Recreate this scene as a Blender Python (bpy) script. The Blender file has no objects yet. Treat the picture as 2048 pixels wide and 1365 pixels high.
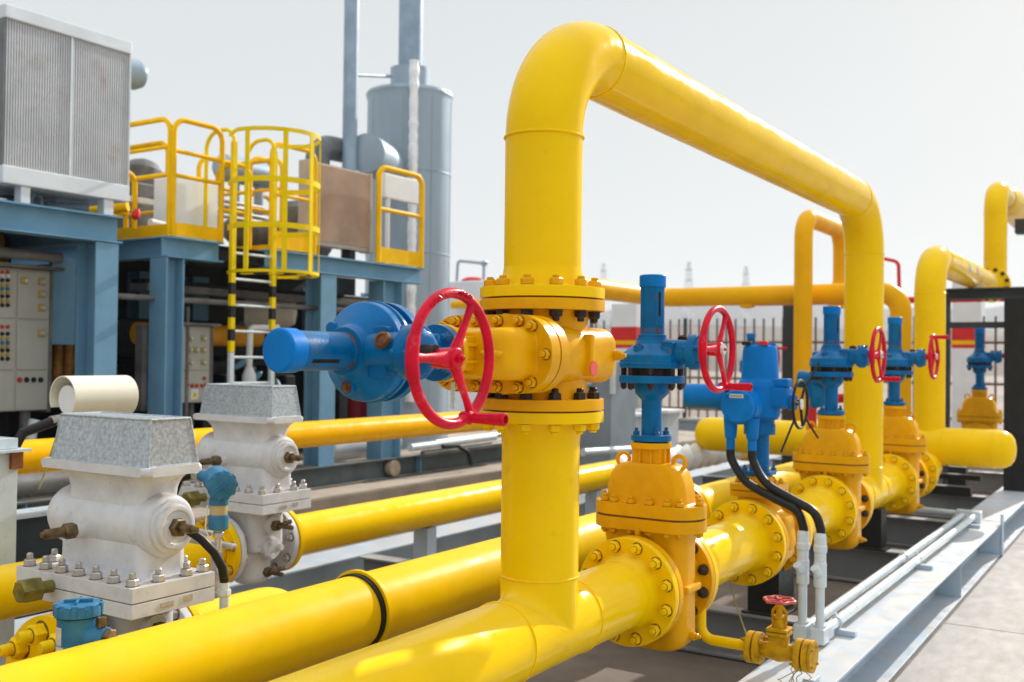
import bpy, bmesh, math, random
from mathutils import Vector, Matrix
random.seed(7)
R = math.radians
PI = math.pi
C = bpy.context.scene.collection
S = bpy.context.scene

# ---------------------------------------------------------------- camera
FPX, YAW, PITCH, ROLL = 2053.0, R(32.585), R(.898), R(.667)
CAM = Vector((2.208, -3.687, 1.965))
_F = Vector((-math.sin(YAW)*math.cos(PITCH), math.cos(YAW)*math.cos(PITCH), math.sin(PITCH)))
_R0 = Vector((math.cos(YAW), math.sin(YAW), 0))
_U0 = _R0.cross(_F)
_R = _R0*math.cos(ROLL) + _U0*math.sin(ROLL)
_U = -_R0*math.sin(ROLL) + _U0*math.cos(ROLL)
cd = bpy.data.cameras.new('camera'); co = bpy.data.objects.new('camera', cd); C.objects.link(co)
co.matrix_world = Matrix(((_R.x, _U.x, -_F.x, CAM.x), (_R.y, _U.y, -_F.y, CAM.y), (_R.z, _U.z, -_F.z, CAM.z), (0, 0, 0, 1)))
cd.sensor_width = 36; cd.lens = 36*FPX/2048; cd.clip_end = 12000; cd.clip_start = .05
cd.dof.use_dof = True; cd.dof.focus_distance = 4.0; cd.dof.aperture_fstop = 2.6
S.camera = co

def at(px, py, X=None, Y=None, Z=None):
    """world point on a measured plane seen at a position of the 2048 px photograph (survey helper)"""
    d = _F + _R*((px-1024)/FPX) - _U*((py-682.5)/FPX)
    if X is not None: t = (X-CAM.x)/d.x
    elif Y is not None: t = (Y-CAM.y)/d.y
    else: t = (Z-CAM.z)/d.z
    return CAM + d*t

# ---------------------------------------------------------------- materials
MATS = {}
def mat(name, col, rough=.45, metal=0., var=.12, scale=6., bump=.02, bscale=120., spec=.26,
        dirt=None, dirt_amt=0., dirt_scale=9., rust=None, rust_amt=0., rust_scale=5., dust=None, dust_amt=0., coat=0., stretch=None, rvar=.12):
    if name in MATS: return MATS[name]
    m = bpy.data.materials.new(name); m.use_nodes = True
    nt = m.node_tree; N = nt.nodes; L = nt.links
    bs = N['Principled BSDF']
    bs.inputs['Metallic'].default_value = metal
    bs.inputs['Specular IOR Level'].default_value = spec
    if coat: bs.inputs['Coat Weight'].default_value = coat; bs.inputs['Coat Roughness'].default_value = .12
    tc = N.new('ShaderNodeTexCoord'); src = tc.outputs['Object']
    if stretch:
        mp = N.new('ShaderNodeMapping'); mp.inputs['Scale'].default_value = stretch
        L.new(src, mp.inputs['Vector']); src = mp.outputs['Vector']
    def noise(sc, det=5., ro=.6):
        n = N.new('ShaderNodeTexNoise'); n.inputs['Scale'].default_value = sc
        n.inputs['Detail'].default_value = det; n.inputs['Roughness'].default_value = ro
        L.new(src, n.inputs['Vector']); return n.outputs['Fac']
    def ramp(f, a, b, va=0., vb=1.):
        r = N.new('ShaderNodeMapRange'); r.interpolation_type = 'SMOOTHSTEP'
        r.inputs[1].default_value = a; r.inputs[2].default_value = b
        r.inputs[3].default_value = va; r.inputs[4].default_value = vb
        L.new(f, r.inputs[0]); return r.outputs[0]
    def mix(f, a, b):
        x = N.new('ShaderNodeMix'); x.data_type = 'RGBA'
        if isinstance(f, (int, float)): x.inputs[0].default_value = f
        else: L.new(f, x.inputs[0])
        for i, v in ((6, a), (7, b)):
            if isinstance(v, (tuple, list)): x.inputs[i].default_value = (*v[:3], 1)
            else: L.new(v, x.inputs[i])
        return x.outputs[2]
    lo = tuple(c*(1-var) for c in col); hi = tuple(min(.95, c*(1+var)) for c in col)
    n1 = noise(scale)
    c = mix(ramp(n1, .3, .7), lo, hi)
    if dirt and dirt_amt > 0:
        c = mix(ramp(noise(dirt_scale, 8, .7), .62-.25*dirt_amt, .80, 0, min(1., .35+dirt_amt*.7)), c, dirt)
        c = mix(ramp(noise(dirt_scale*9, 3, .6), .70, .78, 0, .6*min(1, dirt_amt*2)), c, dirt)
    if dust and dust_amt > 0:
        g = N.new('ShaderNodeNewGeometry'); sp = N.new('ShaderNodeSeparateXYZ'); L.new(g.outputs['Normal'], sp.inputs[0])
        up = ramp(sp.outputs['Z'], .55, .95)
        mu = N.new('ShaderNodeMath'); mu.operation = 'MULTIPLY'; L.new(up, mu.inputs[0]); L.new(ramp(noise(3.5, 7), .35, .65, .15, dust_amt), mu.inputs[1])
        c = mix(mu.outputs[0], c, dust)
    rr = ramp(noise(scale*2.3), .25, .75, max(.03, rough-rvar), min(1, rough+rvar))
    if rust and rust_amt > 0:
        rm = ramp(noise(rust_scale, 9, .72), .72-.22*rust_amt, .76-.2*rust_amt)
        c = mix(rm, c, mix(ramp(noise(rust_scale*6), .3, .7), rust, tuple(v*.35 for v in rust)))
    L.new(c, bs.inputs['Base Color']); L.new(rr, bs.inputs['Roughness'])
    if bump > 0:
        b = N.new('ShaderNodeBump'); b.inputs['Strength'].default_value = bump*4; b.inputs['Distance'].default_value = .004
        L.new(noise(bscale, 4), b.inputs['Height']); L.new(b.outputs['Normal'], bs.inputs['Normal'])
    MATS[name] = m; return m

RUST = (.20, .075, .025)
TAN = (.36, .27, .19)
M = {}
M['pipe'] = mat('pipe_yellow_paint', (.90, .56, .0), .20, spec=.10, dust=(.82, .60, .10), dust_amt=.35, var=.05, scale=2.2, bump=.012, bscale=45, dirt=(.52, .33, .01), dirt_amt=.20, dirt_scale=9)
M['pipe_dull'] = mat('dull_yellow_paint', (.84, .52, .0), .40, spec=.08, dust=(.76, .52, .04), dust_amt=.45, var=.07, scale=3., bump=.02, bscale=60, dirt=(.45, .30, .03), dirt_amt=.2, dirt_scale=6)
M['valve'] = mat('valve_ochre_paint', (.75, .36, .0), .32, spec=.12, var=.10, scale=5, bump=.05, bscale=70, dirt=(.30, .16, .01), dirt_amt=.22, dirt_scale=11)
M['orange'] = mat('far_orange_paint', (.84, .42, .0), .4, spec=.1, var=.06, scale=2)
M['rail'] = mat('railing_yellow', (.84, .48, .0), .45, spec=.1, var=.08, scale=4)
M['lemon'] = mat('ladder_lemon', (.82, .60, .0), .45, spec=.1, var=.08, scale=4)
M['blue'] = mat('valve_blue_paint', (.0, .122, .33), .34, spec=.14, var=.22, scale=5, bump=.05, bscale=60, dirt=(.14, .18, .21), dirt_amt=.24, dirt_scale=6, dust=(.16, .22, .27), dust_amt=.35, rust=RUST, rust_amt=.27, rust_scale=9)
M['blue_clean'] = mat('bright_blue_paint', (.0, .165, .52), .38, spec=.12, var=.12, scale=6, bump=.03, dirt=(.12, .2, .3), dirt_amt=.1, dirt_scale=12)
M['red'] = mat('handwheel_red_paint', (.58, .003, .024), .33, spec=.16, var=.15, scale=10, bump=.05, bscale=90, dirt=(.62, .30, .33), dirt_amt=.16, dirt_scale=14)
M['redflat'] = mat('flat_red', (.62, .02, .02), .5, var=.08)
M['nutdark'] = mat('dark_nut', (.035, .025, .020), .5, .3, var=.4, scale=30, rust=RUST, rust_amt=.35, rust_scale=25)
M['black'] = mat('black_rubber', (.012, .012, .013), .42, var=.2, scale=20, bump=.03)
M['blacksteel'] = mat('black_support_paint', (.012, .013, .014), .5, var=.25, scale=6, dust=TAN, dust_amt=.25)
M['charcoal'] = mat('charcoal_steel', (.035, .045, .050), .5, var=.2, scale=3)
M['gap'] = mat('dark_gasket', (.01, .009, .008), .8, var=.2)
M['rusty'] = mat('rusty_steel', (.22, .085, .03), .75, .2, var=.4, scale=14, bump=.08, dirt=(.06, .03, .02), dirt_amt=.5, dirt_scale=20)
M['galv'] = mat('galvanised_sheet', (.43, .48, .52), .36, .5, var=.24, scale=60, bump=.02, dirt=(.56, .60, .64), dirt_amt=.30, dirt_scale=46, rust=(.26, .21, .17), rust_amt=.10, rust_scale=5)
M['white'] = mat('meter_white_paint', (.62, .63, .66), .36, var=.09, scale=7, bump=.05, bscale=40, dirt=(.26, .20, .15), dirt_amt=.30, dirt_scale=17, dust=(.42, .33, .26), dust_amt=.8, rust=(.30, .18, .10), rust_amt=.10, rust_scale=9)
M['whiteclean'] = mat('plain_white_paint', (.74, .75, .76), .45, var=.05, scale=3, dirt=(.45, .42, .38), dirt_amt=.12)
M['brass'] = mat('dull_bronze', (.17, .12, .065), .45, .75, var=.35, scale=22, bump=.05)
M['zinc'] = mat('zinc_steel', (.50, .48, .46), .45, .6, var=.2, scale=20, dirt=(.25, .17, .11), dirt_amt=.35, dirt_scale=20)
M['tblue'] = mat('transmitter_blue', (.030, .165, .31), .38, var=.15, scale=9, bump=.02, dirt=(.25, .30, .33), dirt_amt=.2, dirt_scale=14)
M['label'] = mat('paper_label', (.62, .58, .50), .7, var=.12, scale=30, dirt=(.3, .25, .2), dirt_amt=.3, dirt_scale=30)
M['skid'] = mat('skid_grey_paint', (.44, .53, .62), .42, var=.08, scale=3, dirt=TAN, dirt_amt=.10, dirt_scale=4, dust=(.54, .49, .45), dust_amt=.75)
M['skidshade'] = mat('skid_grey_shaded', (.20, .215, .235), .5, var=.1, scale=3, dirt=TAN, dirt_amt=.2, dirt_scale=4, dust=(.50, .44, .39), dust_amt=.7)  # skid grey darkened to carry the enclosed shade on the cross beams
M['conduit'] = mat('grey_conduit', (.58, .65, .69), .36, .1, var=.06, scale=6, dirt=TAN, dirt_amt=.12)
M['frame'] = mat('steel_blue_paint', (.15, .315, .465), .45, spec=.2, var=.08, scale=3, dirt=(.24, .20, .16), dirt_amt=.15, dirt_scale=5)
M['framedark'] = mat('engine_black_and_shade', (.010, .014, .017), .6, var=.5, scale=3)  # engine black, also standing in for shade inside the blue frames
M['greysteel'] = mat('dirty_grey_steel', (.16, .16, .16), .55, .2, var=.3, scale=4, dirt=(.2, .12, .06), dirt_amt=.3)
M['stack'] = mat('silencer_grey', (.33, .41, .48), .42, .3, var=.07, scale=1.6, dirt=(.17, .21, .25), dirt_amt=.22, dirt_scale=4, stretch=(1, 1, .2))
M['stackrust'] = mat('exhaust_grey', (.30, .40, .50), .5, .2, var=.16, scale=2, rust=RUST, rust_amt=.12, rust_scale=2.5)
M['foil'] = mat('aluminium_foil_wrap', (.86, .87, .88), .35, .25, var=.06, scale=14, bump=.35, bscale=26)
M['fins'] = mat('radiator_fins', (.62, .64, .67), .5, .2, var=.10, scale=2.5, dirt=(.40, .30, .22), dirt_amt=.45, dirt_scale=2.6)
M['finswhite'] = mat('radiator_header', (.66, .71, .76), .45, .15, var=.06, scale=3, dirt=(.4, .33, .28), dirt_amt=.12)
M['brownfins'] = mat('brown_cooler_fins', (.56, .42, .33), .6, .1, var=.15, scale=2, dirt=(.52, .46, .42), dirt_amt=.35, dirt_scale=2.2)
M['cream'] = mat('cabinet_cream', (.42, .42, .38), .45, var=.06, scale=3, dirt=(.28, .2, .1), dirt_amt=.2, dirt_scale=5)
M['beige'] = mat('beige_hood', (.74, .70, .58), .5, var=.04, scale=3, dirt=(.45, .38, .28), dirt_amt=.12)
M['brownoch'] = mat('dirty_engine_ochre', (.26, .12, .015), .6, var=.4, scale=5, dirt=(.04, .02, .01), dirt_amt=.5, dirt_scale=7)
M['fence'] = mat('fence_brown', (.13, .095, .08), .7, var=.2)
M['btn_red'] = mat('red_button', (.45, .05, .02), .4); M['btn_black'] = mat('black_button', (.015, .015, .018), .4)
M['btn_white'] = mat('white_button', (.7, .7, .7), .4); M['btn_yellow'] = mat('tarnished_brass_button', (.42, .30, .07), .45)
M['yellowsign'] = mat('sign_yellow', (.80, .66, .02), .5, var=.03)
M['pink'] = mat('pink_sticker', (.75, .10, .09), .55, var=.08, scale=40)
M['silver'] = mat('silver_tag', (.62, .66, .64), .35, .5, var=.1, scale=30)
M['greycab'] = mat('grey_blue_cabinet', (.24, .29, .34), .5, var=.1, scale=2)
M['pylon'] = mat('pylon_steel', (.55, .57, .6), .5, .1, var=.05)
M['grime'] = mat('grime_ring', (.16, .085, .012), .7, var=.4, scale=60)
M['wire'] = mat('olive_wire', (.30, .26, .10), .5)
M['bright'] = mat('exposed_bright_steel', (.6, .6, .6), .3, .8, var=.2, scale=40)

# ---------------------------------------------------------------- mesh builder
class MB:
    def __init__(s): s.bm = bmesh.new()
    def _add(s, verts, faces, mtx=None):
        vs = [s.bm.verts.new((mtx @ Vector(v)) if mtx else v) for v in verts]
        out = []
        for f in faces:
            try: out.append(s.bm.faces.new([vs[i] for i in f]))
            except ValueError: pass
        return vs, out
    def box(s, x0, x1, y0, y1, z0, z1, bev=0., mtx=None, seg=2):
        t = bmesh.new()
        bmesh.ops.create_cube(t, size=1)
        for v in t.verts: v.co = Vector(((x0+x1)/2+v.co.x*(x1-x0), (y0+y1)/2+v.co.y*(y1-y0), (z0+z1)/2+v.co.z*(z1-z0)))
        if bev > 0:
            b = min(bev, .45*min(abs(x1-x0), abs(y1-y0), abs(z1-z0)))
            bmesh.ops.bevel(t, geom=t.edges[:], offset=b, segments=seg, affect='EDGES', profile=.5)
        s._merge(t, mtx); return s
    def _merge(s, t, mtx=None):
        if mtx: t.transform(mtx)
        bmesh.ops.recalc_face_normals(t, faces=t.faces[:])
        me = bpy.data.meshes.new('tmp'); t.to_mesh(me); t.free(); s.bm.from_mesh(me); bpy.data.meshes.remove(me)
    def lathe(s, prof, o, ax, seg=32, cham=.0, a0=0., a1=2*PI):
        """prof: (height along axis, radius) pairs; corners are rounded by cham"""
        o = Vector(o); ax = Vector(ax).normalized()
        u = ax.orthogonal().normalized(); w = ax.cross(u)
        if cham > 0 and len(prof) > 2:
            P = [Vector(p) for p in prof]; q = [P[0]]
            for i in range(1, len(P)-1):
                a, b, c = P[i-1], P[i], P[i+1]
                d1, d2 = (a-b), (c-b)
                if d1.length < 1e-6 or d2.length < 1e-6: q.append(b); continue
                if abs(d1.normalized().dot(d2.normalized())) > .985: q.append(b); continue
                k = min(cham, d1.length*.45, d2.length*.45)
                p1 = b+d1.normalized()*k; p2 = b+d2.normalized()*k
                q += [p1, (p1+p2+2*b)/4, p2]
            q.append(P[-1]); prof = [tuple(p) for p in q]
        full = abs(a1-a0-2*PI) < 1e-4
        n = seg if full else seg+1
        rings = []
        for h, r in prof:
            if r < 1e-6: rings.append([s.bm.verts.new(o+ax*h)])
            else: rings.append([s.bm.verts.new(o+ax*h+(u*math.cos(a0+(a1-a0)*i/seg)+w*math.sin(a0+(a1-a0)*i/seg))*r) for i in range(n)])
        for A, B in zip(rings, rings[1:]):
            for i in range(seg):
                j = (i+1) % n
                f = [A[i % len(A)], A[j % len(A)], B[j % len(B)], B[i % len(B)]]
                g = []
                for v in f:
                    if v not in g: g.append(v)
                if len(g) > 2:
                    try: s.bm.faces.new(g)
                    except ValueError: pass
        return s
    def cyl(s, p0, p1, r, seg=24, cham=0., r1=None):
        p0 = Vector(p0); p1 = Vector(p1); l = (p1-p0).length
        r1 = r if r1 is None else r1
        return s.lathe([(0, 0), (0, r), (l, r1), (l, 0)], p0, p1-p0, seg, cham)
    def disc(s, p, ax, r, t, seg=32, cham=.003): return s.cyl(Vector(p), Vector(p)+Vector(ax).normalized()*t, r, seg, cham)
    def tube(s, pts, r, bend=0., seg=16, caps=True, bseg=8, hollow=False):
        P = [Vector(p) for p in pts]; path = [P[0]]
        for i in range(1, len(P)-1):
            a, b, c = P[i-1], P[i], P[i+1]
            d1 = (a-b).normalized(); d2 = (c-b).normalized(); ang = d1.angle(d2)
            if bend <= 0 or ang > PI-.02: path.append(b); continue
            t = min(bend/math.tan(ang/2), (a-b).length*.49 if i > 1 else (a-b).length*.98, (c-b).length*.49 if i < len(P)-2 else (c-b).length*.98)
            rad = t*math.tan(ang/2)
            cen = b+(d1+d2).normalized()*(rad/math.sin(ang/2))
            s0 = b+d1*t-cen; s1 = b+d2*t-cen; om = s0.angle(s1)
            for k in range(bseg+1):
                f = k/bseg
                path.append(cen+(s0*math.sin((1-f)*om)+s1*math.sin(f*om))/math.sin(om))
        path.append(P[-1])
        s.sweep(path, r, seg, caps); return s
    def sweep(s, path, r, seg=16, caps=True, closed=False):
        n = len(path); rings = []
        rad = r if isinstance(r, (list, tuple)) else [r]*n
        up = None
        for i, p in enumerate(path):
            if closed: t = (path[(i+1) % n]-path[i-1]).normalized()
            else: t = (path[min(i+1, n-1)]-path[max(i-1, 0)]).normalized()
            if up is None: up = t.orthogonal().normalized()
            up = (up-t*up.dot(t)).normalized(); w = t.cross(up)
            rings.append([s.bm.verts.new(p+(up*math.cos(2*PI*k/seg)+w*math.sin(2*PI*k/seg))*rad[i]) for k in range(seg)])
        prs = list(zip(rings, rings[1:]))
        if closed: prs.append((rings[-1], rings[0]))
        for A, B in prs:
            off = 0
            if closed and A is rings[-1]:
                off = min(range(seg), key=lambda o: sum((A[k].co-B[(k+o) % seg].co).length for k in range(0, seg, 4)))
            for k in range(seg):
                try: s.bm.faces.new((A[k], A[(k+1) % seg], B[(k+1+off) % seg], B[(k+off) % seg]))
                except ValueError: pass
        if caps and not closed:
            s.bm.faces.new(rings[0][::-1]); s.bm.faces.new(rings[-1])
        return s
    def torus(s, c, ax, Rm, r, seg=64, rs=14):
        c = Vector(c); ax = Vector(ax).normalized(); u = ax.orthogonal().normalized(); w = ax.cross(u)
        return s.sweep([c+(u*math.cos(2*PI*i/seg)+w*math.sin(2*PI*i/seg))*Rm for i in range(seg)], r, rs, closed=True)
    def prism(s, poly, axis, a, b, bev=0., seg=2):
        """2D polygon extruded along axis ('x': poly=(y,z), 'y': poly=(x,z), 'z': poly=(x,y))"""
        def P(q, h): return {'x': (h, q[0], q[1]), 'y': (q[0], h, q[1]), 'z': (q[0], q[1], h)}[axis]
        t = bmesh.new()
        va = [t.verts.new(P(q, a)) for q in poly]; vb = [t.verts.new(P(q, b)) for q in poly]
        n = len(poly)
        f1 = t.faces.new(va); f2 = t.faces.new(vb[::-1])
        for i in range(n): t.faces.new((va[i], vb[i], vb[(i+1) % n], va[(i+1) % n]))
        if bev > 0:
            es = list({e for f in (f1, f2) for e in f.edges})
            bmesh.ops.bevel(t, geom=es, offset=bev, segments=seg, affect='EDGES', profile=.5)
        s._merge(t); return s
    def loft(s, secs, cx=0., cy=0., n=7):
        """stack of rounded rectangles: (z, half x, half y, corner radius)"""
        rings = []
        for z, hx, hy, rad in secs:
            rad = min(rad, hx*.98, hy*.98)
            rings.append([s.bm.verts.new((cx+x, cy+y, z)) for x, y in rrect(-hx, hx, -hy, hy, rad, n)])
        k = len(rings[0])
        for A, B in zip(rings, rings[1:]):
            for i in range(k): s.bm.faces.new((A[i], A[(i+1) % k], B[(i+1) % k], B[i]))
        s.bm.faces.new(rings[0][::-1]); s.bm.faces.new(rings[-1]); return s
    def hexn(s, o, ax, r, h, rot=0., stub=0., sr=None):
        o = Vector(o); ax = Vector(ax).normalized(); u = ax.orthogonal().normalized(); w = ax.cross(u)
        def ring(hh, rr): return [s.bm.verts.new(o+ax*hh+(u*math.cos(rot+PI/3*i)+w*math.sin(rot+PI/3*i))*rr) for i in range(6)]
        rs = [ring(0, r), ring(h*.82, r), ring(h, r*.84)]
        for A, B in zip(rs, rs[1:]):
            for i in range(6): s.bm.faces.new((A[i], A[(i+1) % 6], B[(i+1) % 6], B[i]))
        s.bm.faces.new(rs[-1]); s.bm.faces.new(rs[0][::-1])
        if stub: s.lathe([(h, sr or r*.55), (h+stub*.8, sr or r*.55), (h+stub, (sr or r*.55)*.75), (h+stub, 0)], o, ax, 12)
        return s
    def build(s, name, material, parent=None, off=None, ang=32, smooth=True):
        bm = s.bm
        bmesh.ops.recalc_face_normals(bm, faces=bm.faces[:])
        o = Vector(off) if off is not None else (Vector(parent['_o']) if parent is not None and '_o' in parent else Vector((0, 0, 0)))
        if o.length > 0: bmesh.ops.translate(bm, verts=bm.verts[:], vec=-o)
        me = bpy.data.meshes.new(name); bm.to_mesh(me); bm.free()
        for m_ in (material if isinstance(material, (list, tuple)) else [material]): me.materials.append(m_) if m_ else None
        if smooth:
            me.polygons.foreach_set('use_smooth', [True]*len(me.polygons)); me.set_sharp_from_angle(angle=R(ang))
        ob = bpy.data.objects.new(name, me); C.objects.link(ob)
        if smooth and len(me.polygons) > 5:
            md = ob.modifiers.new('weighted_normal', 'WEIGHTED_NORMAL'); md.keep_sharp = True; md.weight = 80
        if parent is not None:
            ob.parent = parent; ob['_o'] = tuple(o)
        return ob

def thing(name, label, cat, loc=(0, 0, 0), group=None):
    o = bpy.data.objects.new(name, None); C.objects.link(o); o.empty_display_size = .1
    o.location = loc; o['_o'] = tuple(loc); o['label'] = label; o['category'] = cat
    if group: o['group'] = group
    return o
def tag(o, label, cat, group=None):
    o['label'] = label; o['category'] = cat
    if group: o['group'] = group
    return o
def struct(name, mb, m, kind='structure'):
    o = mb.build(name, m); o['kind'] = kind; return o
def kids(o): return [c for c in list(bpy.data.objects) if c.parent == o]
def dup(o, parent=None, index=None):
    if index is None:
        index = {}
        for c in bpy.data.objects:
            if c.parent: index.setdefault(c.parent.name, []).append(c)
    c = o.copy(); C.objects.link(c)
    if parent is not None: c.parent = parent
    for ch in index.get(o.name, []): dup(ch, c, index)
    return c

# shared bolt meshes
_bolt = {}
def bolt(kind, r, h, stub, material, parent, loc, ax, name='bolt'):
    key = (kind, round(r, 4), round(h, 4), material.name, round(stub, 4))
    if key not in _bolt:
        mb = MB(); mb.hexn((0, 0, .0012), (0, 0, 1), r, h, 0, stub)
        nf = len(mb.bm.faces); mb.lathe([(0, r*1.12), (.0022, r*1.09), (.0024, 0)], (0, 0, 0), (0, 0, 1), 20)
        if stub: mb.lathe([(h*1.0+.0014, r*.66), (h*1.0+.0030, r*.58)], (0, 0, 0), (0, 0, 1), 16)
        mb.bm.faces.ensure_lookup_table()
        for f_ in mb.bm.faces[nf:]: f_.material_index = 1
        ob = mb.build(name, [material, M['grime']]); me = ob.data; bpy.data.objects.remove(ob); _bolt[key] = me
    o = bpy.data.objects.new(name, _bolt[key]); C.objects.link(o)
    o.parent = parent
    q = Vector((0, 0, 1)).rotation_difference(Vector(ax)) @ Matrix.Rotation(random.uniform(0, PI/3), 3, 'Z').to_quaternion()
    o.rotation_euler = q.to_euler()
    o.location = Vector(loc)-Vector(parent.get('_o', (0, 0, 0)))
    return o
def bolt_circle(n, Rb, centre, ax, parent, r=.019, h=.020, stub=.012, material=None, ph=0., skip=lambda v: False, name='bolt'):
    centre = Vector(centre); ax = Vector(ax).normalized(); u = Vector((1, 0, 0)) if abs(ax.x) < .9 else Vector((0, 1, 0)); u = (u-ax*u.dot(ax)).normalized(); w = ax.cross(u)
    for i in range(n):
        a = ph+2*PI*i/n; d = u*math.cos(a)+w*math.sin(a)
        if skip(d): continue
        bolt('h', r, h, stub, material or M['valve'], parent, centre+d*Rb, ax, name)

PR = .1625; FR = .261; MZ = .835      # main pipe radius, flange radius, manifold axis height
def pipe_flange(root, joint, ax, m=None, bm_=None, r=PR, fr=FR, th=.045, n=12, ph=PI/12, hub=True, nb=.0275, gap=.003, skip=lambda v: False, stub=.012):
    """weld-neck flange whose sealing face lies at joint, looking along ax; bolts on its back"""
    m = m or M['pipe']; ax = Vector(ax).normalized(); j = Vector(joint)
    k = r/PR
    hk = .11 if hub else .0
    mb = MB()
    pr = [(-gap-th-hk*k*.8, r+.0005), (-gap-th-hk*k*.55, r+.004), (-gap-th-.014, r*1.10), (-gap-th, r*1.14), (-gap-th, fr), (-gap, fr), (-gap, fr*.80), (0, fr*.80), (0, r*.7)]
    mb.lathe(pr, j, ax, 56, .004)
    f = mb.build('flange', m, root)
    bolt_circle(n, (fr+r*1.14)/2*1.0 if r > .15 else (fr+r*1.2)/2, j-ax*(gap+th), -ax, f, r=nb, h=nb*1.05, stub=stub, material=bm_ or m, ph=ph, skip=skip)
    return f
def weld(root, c, ax, r=PR, m=None, t=.0045):
    mb = MB(); c = Vector(c); ax = Vector(ax).normalized(); u = ax.orthogonal().normalized(); w = ax.cross(u); n = 96
    pts = [c+ax*random.uniform(-.0012, .0012)+(u*math.cos(2*PI*i/n)+w*math.sin(2*PI*i/n))*r for i in range(n)]
    mb.sweep(pts, [t*random.uniform(1.0, 1.5) for i in range(n)], 8, closed=True); return mb.build('weld_seam', m or M['pipe'], root)

def tee(mb, c, main_len=.254, f0=.075, top=.227, r=PR):
    """equal tee, branch up; main along Y. Branch skin flares smoothly into the run."""
    c = Vector(c); n = 64; seg = 9; rings = []
    for k in range(seg+1):
        t = k/seg; ring = []
        for i in range(n):
            a = 2*PI*i/n; cy, sx = math.cos(a), math.sin(a)
            f = f0*cy*cy
            def H(rho): return math.sqrt(max(1e-6, (r+.0008)**2-min(r, rho*abs(sx))**2))
            A = Vector((r, H(r)+f)); B = Vector((r, H(r))); D = Vector((r+f, H(r+f)))
            q = A*(1-t)**2+B*2*t*(1-t)+D*t*t
            x = q.x*sx; x = max(-r, min(r, x))
            ring.append(mb.bm.verts.new(c+Vector((x, q.x*cy, q.y))))
        rings.append(ring)
    topr = [mb.bm.verts.new(c+Vector((r*math.sin(2*PI*i/n), r*math.cos(2*PI*i/n), top))) for i in range(n)]
    rings.insert(0, topr)
    for A, B in zip(rings, rings[1:]):
        for i in range(n): mb.bm.faces.new((A[i], A[(i+1) % n], B[(i+1) % n], B[i]))

# ---------------------------------------------------------------- text
def text_polys(s, size):
    cu = bpy.data.curves.new('t', 'FONT'); cu.body = s; cu.size = size; cu.resolution_u = 3; cu.align_x = 'CENTER'; cu.align_y = 'CENTER'
    ob = bpy.data.objects.new('t', cu); C.objects.link(ob)
    dg = bpy.context.evaluated_depsgraph_get(); dg.update()
    me = ob.evaluated_get(dg).to_mesh()
    v = [tuple(p.co) for p in me.vertices]; f = [tuple(p.vertices) for p in me.polygons]
    ob.evaluated_get(dg).to_mesh_clear(); bpy.data.objects.remove(ob); bpy.data.curves.remove(cu)
    return v, f
def flat_text(mb, s, size, o, ux, uy, th=.001):
    o = Vector(o); ux = Vector(ux).normalized(); uy = Vector(uy).normalized(); nz = ux.cross(uy)
    v, f = text_polys(s, size)
    vs = [mb.bm.verts.new(o+ux*a+uy*b+nz*th) for a, b, _ in v]
    for q in f:
        try: mb.bm.faces.new([vs[i] for i in q])
        except ValueError: pass

# ---------------------------------------------------------------- gate valve
def rrect(x0, x1, y0, y1, rad, n=6, corners=(1, 1, 1, 1)):
    out = []
    for k, (cx, cy, a) in enumerate(((x1-rad, y1-rad, 0), (x0+rad, y1-rad, PI/2), (x0+rad, y0+rad, PI), (x1-rad, y0+rad, 1.5*PI))):
        if corners[k]:
            for i in range(n+1):
                t = a+PI/2*i/n; out.append((cx+rad*math.cos(t), cy+rad*math.sin(t)))
        else: out.append((x1 if k in (0, 3) else x0, y1 if k in (0, 1) else y0))
    return out

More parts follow.
